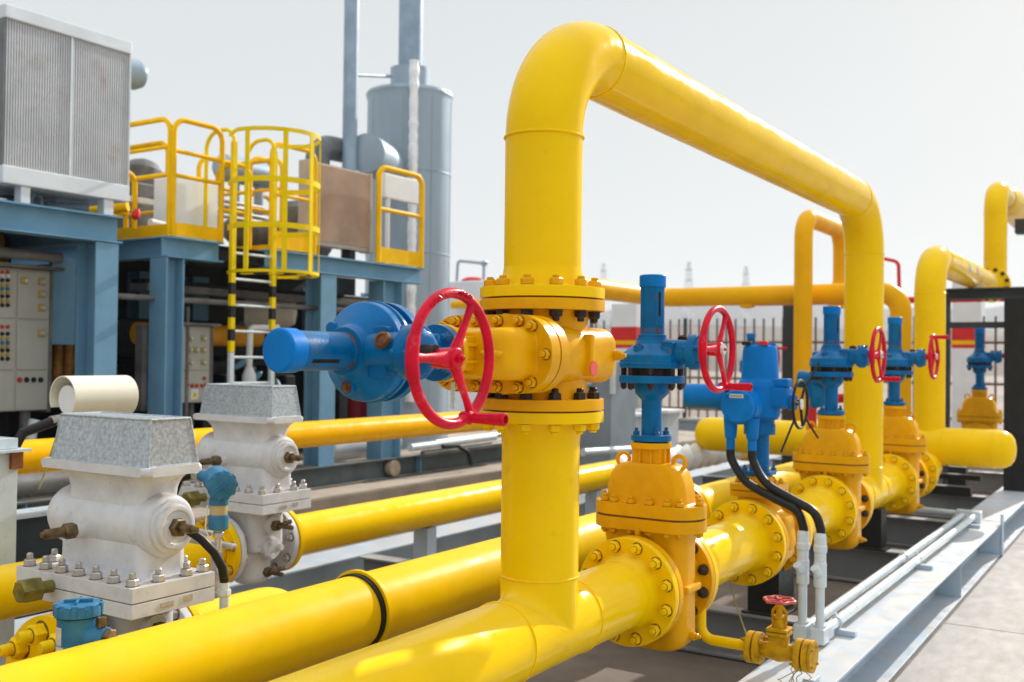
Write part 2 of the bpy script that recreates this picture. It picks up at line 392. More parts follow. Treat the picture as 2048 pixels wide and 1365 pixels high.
def handwheel(root, rot, lettering=False, badge=False, handle=True):
    hw = MB()
    cx, cz = .352, 1.18
    Rw, rt = .199, .0165
    hw.torus((0, 0, 0), (1, 0, 0), Rw, rt, 80, 14)
    for a in (R(60), R(180), R(300)):
        d = Vector((0, math.cos(a), math.sin(a))); w = Vector((1, 0, 0)).cross(d)
        # tapered flat spoke of rounded section
        path = [d*.022, d*.08, d*.14, d*(Rw-.004)]
        seg = 12; rings = []
        for p, (b, t) in zip(path, ((.026, .016), (.017, .011), (.013, .010), (.017, .013))):
            rings.append([hw.bm.verts.new(p+w*(b*math.cos(2*PI*i/seg))+Vector((1, 0, 0))*(t*math.sin(2*PI*i/seg))) for i in range(seg)])
        for A, B in zip(rings, rings[1:]):
            for i in range(seg): hw.bm.faces.new((A[i], A[(i+1) % seg], B[(i+1) % seg], B[i]))
    # thicker sleeve where the rim meets the 180 degree spoke, and the boss of the handle
    for a in (R(180),):
        pts = [Vector((0, math.cos(a+da)*Rw, math.sin(a+da)*Rw)) for da in [R(-19)+R(38)*i/10 for i in range(11)]]
        hw.sweep(pts, [.0175]+[.0205]*9+[.0175], 14)
    hw.lathe([(-.07, 0), (-.07, .030), (-.01, .034), (.016, .034), (.022, .030), (.022, 0)], (0, 0, 0), (1, 0, 0), 28, .004)
    hw.hexn((.022, 0, 0), (1, 0, 0), .014, .012, 0, .010)
    ob = hw.build('handwheel', M['red'], root, off=(0, 0, 0))
    ob.location = (cx, 0, cz); ob.rotation_euler = (rot, 0, 0); ob['_o'] = (0, 0, 0)
    if handle:
        a = R(293); d = Vector((0, math.cos(a), math.sin(a)))*Rw
        h = MB(); h.lathe([(-.022, 0), (-.022, .016), (-.015, .021), (.016, .021), (.02, .012), (.024, .012), (.026, .0165), (.135, .0205), (.143, .0195), (.145, .013), (.130, .011), (.130, 0)], d, (1, 0, 0), 24, .002)
        h.build('crank_handle', M['red'], ob, off=(0, 0, 0))
    if badge:
        b = MB(); b.lathe([(.020, .0), (.034, .0), (.034, .026), (.020, .028)][::-1], (0, 0, 0), (1, 0, 0), 24)
        b.lathe([(.022, .028), (.034, .026), (.0345, 0)], (0, 0, 0), (1, 0, 0), 24)
        b.build('hub_cap', M['silver'], ob, off=(0, 0, 0))
    return ob, Rw, rt

def gate_valve(name, label, group=None, rot=0., lettering=False, badge=False, darkbolts=True, fine=False):
    t = thing(name, label, 'gate valve', (0, 0, 0), group)
    b = MB()
    secs = [(-.315+.10*(1-math.cos(R(a))), .137+.085*math.sin(R(a)), .072+.044*math.sin(R(a)), .07) for a in range(0, 91, 15)]
    b.loft(secs+[(.0, .222, .116, .085), (.20, .222, .116, .085), (.262, .232, .124, .09), (.283, .250, .136, .1)])
    for s in (-1, 1): b.lathe([(0, .185), (.09, .185), (.14, .192), (.19, .205)], (0, 0, 0), (0, s, 0), 48, .01)
    b.box(-.012, .012, -.16, .16, .18, .29, .004)                       # stiffening webs under the bonnet joint
    for s in (-1, 1): b.box(s*.215-.03, s*.215+.03, -.085, .085, -.018, .018, .010)
    b.cyl((.205, 0, -.235), (.245, 0, -.235), .022, 16, .003); b.hexn((.245, 0, -.235), (1, 0, 0), .016, .018, .2, .012)
    b.build('body', M['valve'], t)
    for s in (-1, 1):
        f = MB(); f.lathe([(.180, .17), (.180, FR), (.2255, FR), (.2255, FR*.8), (.2285, FR*.8), (.2285, .14)], (0, 0, 0), (0, s, 0), 56, .004)
        fo = f.build('flange', M['valve'], t)
        bolt_circle(12, .2235, (0, s*.180, 0), (0, -s, 0), fo, r=.0265, h=.027, stub=.018, material=M['nutdark'] if darkbolts else M['valve'], ph=PI/12, name='nut')
    bf = MB(); st = rrect(-.290, .290, -.150, .150, .145, 10)
    bf.prism(st, 'z', .278, .336, .004); bfo = bf.build('body_flange', M['valve'], t)
    bg = MB(); st2 = rrect(-.284, .284, -.144, .144, .14, 10); bg.prism(st2, 'z', .336, .347); bg.build('gasket', M['rusty'], t)
    bt = MB(); bt.prism(st, 'z', .347, .408, .004); bto = bt.build('bonnet_flange', M['valve'], t)
    pts = [(x, y) for y in (-.1255, .1255) for x in (-.145, -.05, .05, .145)]
    for a in (-60, 0, 60):
        pts += [(.145+.117*math.cos(R(a)), .122*math.sin(R(a))), (-.145-.117*math.cos(R(a)), .122*math.sin(R(a)))]
    for x, y in pts:
        bolt('h', .0205, .021, .015, M['valve'], bto, (x, y, .408), (0, 0, 1), 'nut')
        bolt('h', .0205, .020, .008, M['valve'], bfo, (x, y, .278), (0, 0, -1), 'nut')
    bn = MB()
    secs = [(.402, .234, .112, .07), (.414, .221, .103, .06), (.440, .215, .099, .055)]
    for a in range(10, 91, 10): secs.append((.440+.168*math.sin(R(a)), .075+.140*math.cos(R(a))**.62 if a < 90 else .075, .062+.037*math.cos(R(a))**.55 if a < 90 else .062, .05))
    bn.loft(secs)
    bn.box(-.078, .078, -.062, .062, .595, .69, .006)
    for s in (-1, 1):
        bn.box(s*.03-.006, s*.03+.006, -.075, .075, .60, .685, .003); bn.box(-.092, .092, s*.03-.006, s*.03+.006, .60, .685, .003)
    bn.disc((0, 0, .678), (0, 0, 1), .104, .030, 40)
    bn.build('bonnet', M['valve'], t)
    for s in (-1, 1):
        lg = MB(); lg.torus((s*.155, 0, .612), (0, 1, 0), .033, .011, 24, 10); lg.build('lifting_eye', M['valve'], t)
    # blue yoke
    y = MB()
    y.disc((0, 0, .715), (0, 0, 1), .102, .030, 40)
    y.cyl((0, 0, .745), (0, 0, .93), .051, 28)
    y.lathe([(.92, .051), (.955, .085), (.985, .088), (1.008, .088), (1.008, .166), (1.045, .166), (1.045, .0)], (0, 0, 0), (0, 0, 1), 48, .004)
    yo = y.build('yoke', M['blue'], t)
    g0 = MB(); g0.disc((0, 0, .708), (0, 0, 1), .085, .007); g0.build('gasket', M['gap'], t)
    for i in range(4):
        a = PI/4+PI/2*i
        bolt('h', .0165, .018, .018, M['blue'], yo, (.080*math.cos(a), .080*math.sin(a), .745), (0, 0, 1))
    for i in range(8):
        a = PI/8+PI/4*i
        bolt('h', .0165, .028, .006, M['nutdark'], yo, (.142*math.cos(a), .142*math.sin(a), 1.008), (0, 0, -1))
    sp = MB(); sp.cyl((0, 0, 1.045), (0, 0, 1.082), .112, 32)
    for i in range(8):
        a = PI/8+PI/4*i; sp.cyl((.142*math.cos(a), .142*math.sin(a), 1.045), (.142*math.cos(a), .142*math.sin(a), 1.082), .015, 8)
    sp.build('spacer', M['nutdark'], t)
    # gearbox
    g = MB()
    g.lathe([(1.082, 0), (1.082, .164), (1.100, .164), (1.100, .168), (1.108, .168), (1.108, .163), (1.148, .163), (1.205, .088), (1.228, .078), (1.236, .078), (1.236, .0)], (0, 0, 0), (0, 0, 1), 56, .006)
    g.lathe([(.03, .066), (.165, .062), (.20, .058), (.212, .058), (.212, .088), (.248, .088), (.256, .084), (.256, .072), (.275, .066), (.281, .050), (.286, 0)], (0, 0, 1.165), (1, 0, 0), 40, .004)
    g.box(.05, .135, -.083, .083, 1.105, 1.190, .012)
    g.box(.085, .145, -.045, -.075, 1.12, 1.21, .004)
    for a in range(5):
        an = R(20+72*a); g.cyl((.2, .077*math.cos(an), 1.165+.077*math.sin(an)), (.275, .077*math.cos(an), 1.165+.077*math.sin(an)), .0115, 12, .002)
    g.cyl((-.02, -.115, 1.15), (-.02, -.115, 1.196), .026, 18, .004)
    g.cyl((-.10, .075, 1.15), (-.10, .075, 1.19), .022, 18, .004)
    go = g.build('gearbox', M['blue'], t)
    rs = MB(); rs.cyl((-.02, -.115, 1.196), (-.02, -.115, 1.2005), .019, 16); rs.hexn((-.02, -.115, 1.2005), (0, 0, 1), .010, .006); rs.build('rusty_plug', M['rusty'], go)
    rs = MB(); rs.lathe([(0, .024), (.002, .024), (.002, 0)], (.115, -.0755, 1.165), (0, -1, 0), 18); rs.build('rusty_plug', M['rusty'], go)
    rs = MB(); rs.lathe([(0, .030), (.012, .026), (.014, .018), (.008, .016), (.008, 0)], (.155, .035, 1.228), (0, .45, .9), 18); rs.build('rusty_plug', M['rusty'], go)
    # stem cover
    sc = MB()
    sc.lathe([(1.236, .072), (1.252, .072), (1.254, .061), (1.495, .061), (1.495, .066), (1.548, .066), (1.553, .060), (1.553, 0)], (0, 0, 0), (0, 0, 1), 44, .003)
    sco = sc.build('stem_cover', M['blue'], t)
    cp = MB(); cp.lathe([(1.493, .0625), (1.493, .0672), (1.550, .0672), (1.5555, .061), (1.5555, 0)], (0, 0, 0), (0, 0, 1), 44, .003); cp.build('cap', M['blue_clean'], sco)
    sl = MB()                                                           # indicator slot with rusty lip
    sa = R(-30)
    for k, (w_, z0, z1, rr) in enumerate(((.021, 1.300, 1.494, .0617), (.0065, 1.345, 1.465, .0624))):
        n = 6; vs = []
        for zz in (z0, z1):
            for i in range(n+1):
                a = sa+(i/n-.5)*2*w_/.061; vs.append((rr*math.cos(a), rr*math.sin(a), zz))
        fs = [(i, i+1, n+2+i, n+1+i) for i in range(n)]
        for f_ in sl._add(vs, fs)[1]: f_.material_index = k
    sl.build('indicator_slot', [mat('slot_rust', (.0, .12, .33), .5, spec=.14, rust=RUST, rust_amt=.80, rust_scale=22), M['gap']], sco)
    rb = MB(); rb.lathe([(1.2545, .0615), (1.2545, .0626), (1.285, .0623), (1.285, .0612)], (0, 0, 0), (0, 0, 1), 40); rb.build('rust_band', mat('rust_over_blue', (.0, .12, .33), .5, rust=RUST, rust_amt=.95, rust_scale=16), sco)
    sh = MB(); sh.cyl((.27, 0, 1.18), (.33, 0, 1.18), .024, 18); sh.build('shaft', M['nutdark'], t)
    w, Rw, rt = handwheel(t, rot, lettering, badge)
    return t

# flange-to-flange valve on the riser, stem towards -Y
rv = gate_valve('gate_valve', 'gate valve lying in the tall front riser, with the biggest red handwheel reading OPEN SHUT', 'gate valves with blue gearboxes', R(-90), darkbolts=True)
gv1 = gate_valve('gate_valve', 'upright yellow gate valve directly right of the tall front riser, with rust-ringed blue stem cover', 'gate valves with blue gearboxes', 0., badge=True)
gv = [gv1]
for lab, (x, y, z), rot, sc in (
    ('upright yellow gate valve just left of the far leg of the big pipe arch', (0, 4.39, MZ), 0, 1),
    ('upright yellow gate valve between the far arch leg and the next tall riser', (0, 6.587, MZ), R(180), 1),
    ('distant yellow gate valve standing behind the capped yellow header, left of the black column', (-.02, 12.0, .86), 0, 1.02),
    ('far-off gate valve whose blue stem and red wheel show above the electric actuator', (-2.95, 10.9, .80), R(120), 1)):
    c = dup(gv1); c['label'] = lab; c.location = (x, y, z); c.scale = (sc,)*3; gv.append(c)
    for ch in c.children:
        if ch.name.startswith('handwheel'): ch.rotation_euler = (rot, 0, 0)
gv1.location = (0, 1.09, MZ)
rv.location = (0, 0, 1.977); rv.rotation_euler = (PI/2, 0, 0)
# raised lettering, sticker and tag on the riser valve
hwh = [c for c in rv.children if c.name.startswith('handwheel')][0]
def rim_text(mb, s, size, a_mid, Rw=.199, rt=.0165, tilt=R(35)):
    v, f = text_polys(s, size)
    vs0, vs1 = [], []
    for x, y, _ in v:
        a = a_mid-x/Rw; b = tilt-(y/rt)*.9
        for lst, ex in ((vs0, -.001), (vs1, .0030)):
            rr = rt+ex; rad = Rw+rr*math.sin(-b+R(35)) if False else Rw-rr*math.sin(b-R(35))
            lst.append(mb.bm.verts.new((rr*math.cos(b-R(35)), rad*math.cos(a), rad*math.sin(a))))
    edges = {}
    for q in f:
        try: mb.bm.faces.new([vs1[i] for i in q])
        except ValueError: continue
        for i, j in zip(q, q[1:]+q[:1]): edges[(i, j)] = 1
    for (i, j) in edges:
        if (j, i) not in edges:
            try: mb.bm.faces.new((vs0[i], vs0[j], vs1[j], vs1[i]))
            except ValueError: pass
hwh.location = (.380, -.018, 1.160)
for c in rv.children:
    if c.name.startswith('stem_cover'): c.location = (0, 0, -.042)
    if c.name.startswith('gearbox'): c.location = (0, 0, -.010)
tx = MB()
# wheel frame: world up is angle 90+90 because the wheel is turned by -90 in a valve turned by +90 -> plain (Y right, Z up)
rim_text(tx, 'OPEN', .026, R(122)); rim_text(tx, 'SHUT', .026, R(76))
pts = [(0.0168, math.cos(R(a))*.199, math.sin(R(a))*.199) for a in range(90, 109, 3)]
tx.sweep([Vector(p) for p in pts], .0024, 6)
tx.lathe([(0, .006), (.012, 0)], Vector((.0168, math.cos(R(88))*.199, math.sin(R(88))*.199)), (0, 1, .05), 8)
txo = tx.build('raised_lettering', M['red'], hwh, off=(0, 0, 0), smooth=False)
pk = MB(); pk.lathe([(0, .031), (.003, .031), (.0035, 0)], (.246, -.055, .0), (1, -0, 0), 28); pk.build('round_sticker', M['pink'], rv)

tg = thing('tag', 'small blank silver metal tag hanging on a wire from the bonnet of the riser valve', 'tag', (.02, -.66, 1.93))
mb = MB(); mb.box(.012, .030, -.6615, -.6585, 1.775, 1.872, .001, mtx=None); mb.build('plate', M['silver'], tg)
mb = MB(); mb.tube([(.021, -.66, 1.868), (.021, -.64, 1.93), (.022, -.60, 1.985), (.03, -.575, 2.0)], .0013, .01, 6); mb.build('wire', M['wire'], tg)

# ---------------------------------------------------------------- front line: spools and the arch
sp = thing('pipe_spool', 'near end of the front yellow line, with a tee up into the riser valve', 'pipe', (0, -1, .67), 'yellow pipe spools of the front line')
mb = MB()
mb.lathe([(-5.6, PR), (.76, PR)], (0, 0, MZ), (0, 1, 0), 72)
tee(mb, (0, 0, MZ))
mb.lathe([(MZ+.2265, PR), (1.64, PR)], (0, 0, 0), (0, 0, 1), 64)
mb.build('pipe', M['pipe'], sp)
for yy in (-.285, .262): weld(sp, (0, yy, MZ), (0, 1, 0))
weld(sp, (0, 0, 1.062), (0, 0, 1))
pipe_flange(sp, (0, 1.09-.2285, MZ), (0, 1, 0))
pipe_flange(sp, (0, 0, 1.977-.2285), (0, 0, 1))

ar = thing('pipe_arch', 'big yellow pipe arch running overhead from the riser valve to its far leg', 'pipe', (0, 0, 2.2))
BR = .43; ZT = 3.315; Y2 = 5.39
mb = MB()
mb.tube([(0, 0, 2.30), (0, 0, ZT), (0, Y2, ZT), (0, Y2, MZ+.2265)], PR, BR, 64, False, 20)
mb.build('pipe', M['pipe'], ar)
weld(ar, (0, 0, ZT-BR), (0, 0, 1), t=.006); weld(ar, (0, BR, ZT), (0, 1, 0)); weld(ar, (0, Y2-BR, ZT), (0, 1, 0)); weld(ar, (0, Y2, ZT-BR), (0, 0, 1))
pipe_flange(ar, (0, 0, 1.977+.2285), (0, 0, -1), bm_=M['valve'])

def spool(label, y0, y1, f0=True, f1=True, t_=None, x=0, z=MZ, r=PR, m=None, group='yellow pipe spools of the front line'):
    s = thing('pipe_spool', label, 'pipe', (x, (y0+y1)/2, z-r), group)
    mb = MB(); mb.lathe([(y0+(.10 if f0 else 0), r), (y1-(.10 if f1 else 0), r)], (x, 0, z), (0, 1, 0), 64)
    if t_: tee(mb, (x, t_, z))
    mb.build('pipe', m or M['pipe'], s)
    if t_: weld(s, (x, t_-.254, z), (0, 1, 0)); weld(s, (x, t_+.254, z), (0, 1, 0)); weld(s, (x, t_, z+.227), (0, 0, 1))
    if f0: pipe_flange(s, (x, y0, z), (0, -1, 0), m=m)
    if f1: pipe_flange(s, (x, y1, z), (0, 1, 0), m=m)
    return s
spool('short yellow flanged pipe just left of the electric actuator valve', 1.09+.2285, 2.485)
spool('short yellow flanged pipe just right of the electric actuator valve', 2.975, 4.39-.2285)
spool('yellow flanged pipe carrying the tee under the far leg of the big arch', 4.39+.2285, 6.587-.2285, t_=Y2)
s5 = spool('short flanged pipe joining the third upright gate valve to the capped yellow header', 6.587+.2285, 7.35)
s6 = spool('stub with a bolted flange running into the side of the capped yellow header', 7.36, 8.15, True, False)

# ---------------------------------------------------------------- electric actuator valve
YM = 2.73
mv = thing('electric_valve', 'yellow valve with bright blue electric actuator, side motor and black handwheel', 'actuator valve', (0, YM, MZ-.26))
b = MB()
b.lathe([(-.20, .18), (-.13, .17), (-.06, .225), (.06, .225), (.13, .17), (.20, .18)], (0, YM, MZ), (0, 1, 0), 48, .03)
b.lathe([(0, .15), (.24, .135), (.27, .135)], (0, YM, MZ), (0, 0, 1), 36, .01)
b.box(.10, .215, YM-.10, YM+.10, MZ-.13, MZ+.16, .05)
b.lathe([(0, .10), (.22, .09), (.235, .0)], (0, YM, MZ-.02), (1, -.15, .25), 24, .02)
b.build('body', M['valve'], mv)
for s in (-1, 1):
    f = MB(); f.lathe([(.195, .15), (.195, FR), (.242, FR), (.242, .1)], (0, YM, MZ), (0, s, 0), 56, .004); fo = f.build('flange', M['valve'], mv)
    bolt_circle(12, .2235, (0, YM+s*.195, MZ), (0, -s, 0), fo, r=.026, h=.026, stub=.016, material=M['valve'], ph=PI/12, name='nut')
f = MB(); f.prism(rrect(-.155, .155, YM-.155, YM+.155, .05, 5), 'z', MZ+.265, MZ+.30, .003); f.prism(rrect(-.155, .155, YM-.155, YM+.155, .05, 5), 'z', MZ+.306, MZ+.345, .003)
f.lathe([(MZ+.345, .095), (MZ+.39, .085)], (0, YM, 0), (0, 0, 1), 32)
fo = f.build('bonnet', M['valve'], mv)
for a in range(8):
    an = R(22.5+45*a); bolt('h', .017, .018, .012, M['valve'], fo, (.135*math.cos(an), YM+.135*math.sin(an), MZ+.345), (0, 0, 1), 'nut')
pl_ = MB(); pl_.lathe([(0, .045), (.004, .045), (.004, 0)], (.125, YM-.115, MZ+.135), (.5, -.62, .62), 24); pl_.build('nameplate', M['silver'], mv)
k = MB()
k.prism(rrect(-.095, .095, YM-.095, YM+.095, .04, 4), 'z', 1.232, 1.258, .003)
k.cyl((0, YM, 1.258), (0, YM, 1.50), .062, 32)
k.lathe([(1.49, .10), (1.56, .10), (1.56, .094), (1.585, .094), (1.585, .115), (1.62, .115), (1.62, .0)], (0, YM, 0), (0, 0, 1), 40, .006)
ko = k.build('yoke', M['blue'], mv)
for i in range(4):
    a = PI/4+PI/2*i; bolt('h', .017, .016, .02, M['blue'], ko, (.1*math.cos(a), YM+.1*math.sin(a), 1.258), (0, 0, 1))
k = MB()
k.lathe([(1.60, .0), (1.60, .125), (1.70, .135), (1.80, .140), (1.83, .128), (1.845, .118), (2.0, .112), (2.045, .106), (2.06, .095), (2.06, 0)], (0, YM, 0), (0, 0, 1), 44, .010)
k.box(.02, .20, YM-.09, YM+.09, 1.66, 1.80, .03); k.box(.10, .205, YM-.07, YM+.03, 1.795, 1.85, .012)
k.cyl((.19, YM, 1.70), (.235, YM, 1.70), .05, 24, .006)
k.box(-.02, .03, YM-.135, YM-.10, 1.63, 1.80, .008)
for i in range(6):
    a = R(60*i); k.cyl((.088*math.cos(a), YM+.088*math.sin(a), 2.04), (.088*math.cos(a), YM+.088*math.sin(a), 2.075), .014, 10, .003)
k.build('gear_housing', M['blue_clean'], mv)
k = MB(); k.lathe([(0, 0), (0, .072), (.012, .080), (.22, .080), (.22, .092), (.30, .094)], (-.50, YM, 1.722), (1, 0, 0), 40, .006); k.build('motor', M['blue_clean'], mv)
k = MB()
tb = [(-.045+.118*math.cos(R(a)), 1.675+.105*math.sin(R(a))) for a in range(0, 360, 12)]
k.lathe([(0, 0), (0, .095), (.008, .105), (.045, .107), (.045, .115), (.22, .115)], (-.045, YM-.30, 1.675), (0, 1, 0), 40, .005)
for xx in (-.115, .025):
    k.cyl((xx, YM-.21, 1.60), (xx, YM-.21, 1.47), .046, 24, .006, .036)
    k.cyl((xx, YM-.21, 1.47), (xx, YM-.21, 1.40), .028, 18, .004)
for a in (45, 135, 225, 315): k.cyl((-.045+.098*math.cos(R(a)), YM-.31, 1.675+.098*math.sin(R(a))), (-.045+.098*math.cos(R(a)), YM-.25, 1.675+.098*math.sin(R(a))), .012, 10, .002)
kt = k.build('terminal_box', M['blue_clean'], mv)
k = MB(); k.box(-.09, .0, YM-.304, YM-.300, 1.728, 1.752, .001); k.build('nameplate', M['silver'], kt)
k = MB()
for i in range(6): k.box(-.082+.013*i, -.076+.013*i, YM-.3055, YM-.3035, 1.734, 1.746)
k.build('embossed_marks', M['btn_black'], kt)
k = MB(); k.cyl((.235, YM, 1.70), (.262, YM, 1.70), .018, 14); k.torus((.262, YM, 1.69), (1, 0, .0), .150, .0095, 56, 10)
for a in (0, 120, 240):
    k.cyl((.262, YM, 1.69), (.262, YM+.15*math.cos(R(a+50)), 1.69+.15*math.sin(R(a+50))), .009, 10)
k.cyl((.262, YM-.118, 1.60), (.205, YM-.20, 1.40), .007, 8)
k.cyl((.262, YM+.10, 1.79), (.32, YM+.19, 1.95), .007, 8); k.cyl((.262, YM+.10, 1.60), (.32, YM+.19, 1.47), .007, 8)
kw = k.build('handwheel', M['black'], mv)
k = MB(); k.lathe([(0, .034), (.006, .034), (.008, 0)], (.268, YM, 1.69), (1, 0, 0), 24); k.build('hub_disc', M['silver'], kw)
k = MB(); k.box(.02, .075, YM-.10, YM-.05, 2.06, 2.085, .006); k.build('selector_switch', M['redflat'], mv)
k = MB(); k.box(-.09, -.03, YM-.10, YM-.05, 2.06, 2.083, .006); k.build('indicator_window', M['black'], mv)

# the two cables from the terminal box and the rigid conduits they drop into
G2 = 'black cables and grey conduits of the electric actuator'
cabs = (((-.115, YM-.21, 1.40), (.405, 2.33, .95), 'black flexible cable swooping from the actuator into the left grey conduit'),
        ((.025, YM-.21, 1.40), (.515, 2.30, .955), 'black flexible cable swooping from the actuator into the right grey conduit'))
for (a, c, lab) in cabs:
    a = Vector(a); c = Vector(c)
    P = [a, a+Vector((.015, -.01, -.07)), a+(c-a)*.30+Vector((-.03, 0, -.055)), a+(c-a)*.62+Vector((0, 0, .01)), c+Vector((-.045, .01, .13)), c+Vector((0, 0, .04)), c]
    pts = []
    for i in range(len(P)-1):
        p0 = P[max(i-1, 0)]; p1 = P[i]; p2 = P[i+1]; p3 = P[min(i+2, len(P)-1)]
        for k_ in range(8):
            t = k_/8; pts.append(.5*((2*p1)+(p2-p0)*t+(2*p0-5*p1+4*p2-p3)*t*t+(3*p1-p0-3*p2+p3)*t**3))
    pts.append(P[-1])
    mb = MB(); mb.sweep(pts, .0265, 14); o = mb.build('cable', M['black']); tag(o, lab, 'cable', G2)
for (x, y, lab) in ((.405, 2.33, 'inner grey conduit of the pair along the girder, with the left upright'), (.515, 2.30, 'outer grey conduit of the pair along the girder, with the right upright')):
    t = thing('conduit', lab, 'conduit', (x, y, .33), G2)
    mb = MB()
    mb.tube([(x, y, .95), (x, y, .42)], .026, 0, 18)
    mb.tube([(x, y+.03, .385), (x+.02, 7.75, .385)], .031, 0, 18)
    mb.build('pipe', M['conduit'], t)
    mb = MB(); mb.lathe([(.97, .0285), (.945, .034), (.90, .034), (.895, .038), (.86, .038), (.855, .033), (.80, .033)], (x, y, 0), (0, 0, 1), 20, .002)
    mb.lathe([(.80, .033), (.795, .036), (.66, .036), (.655, .030)], (x, y, 0), (0, 0, 1), 20, .002)
    mb.lathe([(0, .027), (.055, .027), (.055, .0)], (x-.0, y-.02, .735), (-.35, -.55, .75), 18, .003)
    mb.cyl((x-.02, y-.03, .72), (x-.01, y-.05, .745), .01, 10)
    mb.build('cable_gland', M['conduit'], t)
    mb = MB(); mb.cyl((x, y, .44), (x, y, .425), .036, 18); mb.box(x-.040, x+.040, y-.055, y+.06, .335, .425, .006); mb.box(x-.04, x+.04, y+.06, y+.16, .345, .42, .006)
    mb.build('elbow_box', M['conduit'], t)
t = thing('conduit_box', 'grey junction box and cross pipe at the far end of the paired girder conduits', 'conduit', (.46, 7.8, .33))
mb = MB(); mb.box(.36, .60, 7.74, 7.86, .335, .44, .008); mb.build('box', M['conduit'], t)
mb = MB(); mb.tube([(.40, 7.80, .40), (-.55, 7.80, .42)], .03, 0, 14); mb.cyl((-.1, 7.80, .44), (-.1, 7.8, .50), .02, 12); mb.build('pipe', M['conduit'], t)
for yy, lab in ((2.62, 'nearest'), (5.00, 'middle'), (7.45, 'farthest')):
    t = thing('conduit_clamp', lab+' of the three strut clamps holding the paired conduits on the girder', 'clamp', (.5, yy, .33), 'conduit clamps on the girder')
    mb = MB(); mb.box(.34, .64, yy-.028, yy+.028, .3185, .352, .003); mb.build('strut', M['skid'], t)
    for xx in (.415, .52):
        mb = MB(); mb.torus((xx, yy, .386), (0, 1, 0), .034, .006, 24, 8); mb.box(xx-.006, xx+.006, yy-.012, yy+.012, .41, .445, .002); mb.build('clip', M['conduit'], t)

# small drain valve
dp = thing('drain_pipe', 'thin yellow drain pipe turning under a gate valve to the small rusty valve', 'pipe', (.2, 1.30, .5))
mb = MB(); mb.tube([(.19, 1.30, .80), (.19, 1.30, .535), (.455, 1.30, .535)], .027, .07, 20); mb.build('pipe', M['pipe'], dp)
VD = mat('dirty_ochre_paint', (.52, .28, .0), .5, spec=.15, var=.2, scale=14, bump=.06, dirt=(.12, .06, .01), dirt_amt=.6, dirt_scale=22)
dv = thing('drain_valve', 'small rusty yellow gate valve with a little faded red handwheel beside the girder', 'small valve', (.6, 1.30, .43))
mb = MB(); mb.lathe([(.50, .034), (.545, .040), (.60, .052), (.655, .040), (.70, .034)], (0, 1.30, .535), (1, 0, 0), 28, .01)
mb.box(.555, .645, 1.265, 1.335, .535, .62, .012); mb.box(.548, .652, 1.250, 1.350, .615, .632, .004); mb.box(.548, .652, 1.250, 1.350, .636, .653, .004)
mb.lathe([(.65, .028), (.70, .022), (.70, .03), (.712, .03), (.712, .018), (.79, .012), (.79, 0)], (.60, 1.30, 0), (0, 0, 1), 18, .002)
for s in (-1, 1): mb.tube([(.60+s*.03, 1.30, .655), (.60+s*.034, 1.30, .73), (.60+s*.012, 1.30, .755)], .008, .02, 8)
mb.build('body', VD, dv)
for (x0, s) in ((.478, 1), (.722, -1)):
    mb = MB(); mb.lathe([(-.034, .02), (-.034, .078), (-.004, .078), (-.004, .05), (.004, .05), (.004, .078), (.034, .078), (.034, .03)], (x0, 1.30, .535), (1, 0, 0), 36, .003)
    fo = mb.build('flange', VD, dv)
    for i in range(4):
        a = PI/4+PI/2*i
        for q in (-1, 1): bolt('h', .0125, .012, .012, VD, fo, (x0+q*.034, 1.30+.058*math.cos(a), .535+.058*math.sin(a)), (q, 0, 0))
    g_ = MB(); g_.disc((x0-.004, 1.30, .535), (1, 0, 0), .060, .008); g_.build('gasket', M['gap'], dv)
mb = MB(); mb.disc((.757, 1.30, .535), (1, 0, 0), .078, .014); mb.build('blind_plate', VD, dv)
mb = MB(); n = 40; path = [Vector((.60+(.070+.006*math.cos(6*2*PI*i/n))*math.cos(2*PI*i/n), 1.30+(.070+.006*math.cos(6*2*PI*i/n))*math.sin(2*PI*i/n), .785)) for i in range(n)]
mb.sweep(path, .0085, 8, closed=True)
for a in (30, 120, 210, 300): mb.cyl((.60, 1.30, .783), (.60+.07*math.cos(R(a)), 1.30+.07*math.sin(R(a)), .785), .006, 8)
mb.cyl((.60, 1.30, .772), (.60, 1.30, .796), .014, 12)
mb.build('handwheel', mat('faded_red_paint', (.50, .075, .06), .5, var=.2, scale=30, dirt=(.5, .35, .3), dirt_amt=.5, dirt_scale=40), dv)
tw = MB()
for i in range(6):
    x0, y0 = .74+random.uniform(-.04, .03), 1.27+random.uniform(-.05, .05)
    p = Vector((x0, y0, .49)); pts = [p]
    for k_ in range(5): p = p+Vector((random.uniform(-.05, .05), random.uniform(-.05, .03), random.uniform(-.04, .01))); pts.append(p)
    tw.sweep(pts, .0025, 6)
tag(tw.build('tie_wire', M['wire']), 'loose olive tie wires twisted under the small drain valve', 'wire')
tw = MB(); tw.sweep([Vector(p) for p in ((.01, 2.62, 1.06), (-.05, 2.4, .95), (-.02, 2.2, .75), (.10, 2.05, .55), (.22, 1.9, .42))], .004, 6)
tag(tw.build('hanging_wire', M['wire']), 'thin olive wire hanging down behind the first upright gate valve', 'wire')

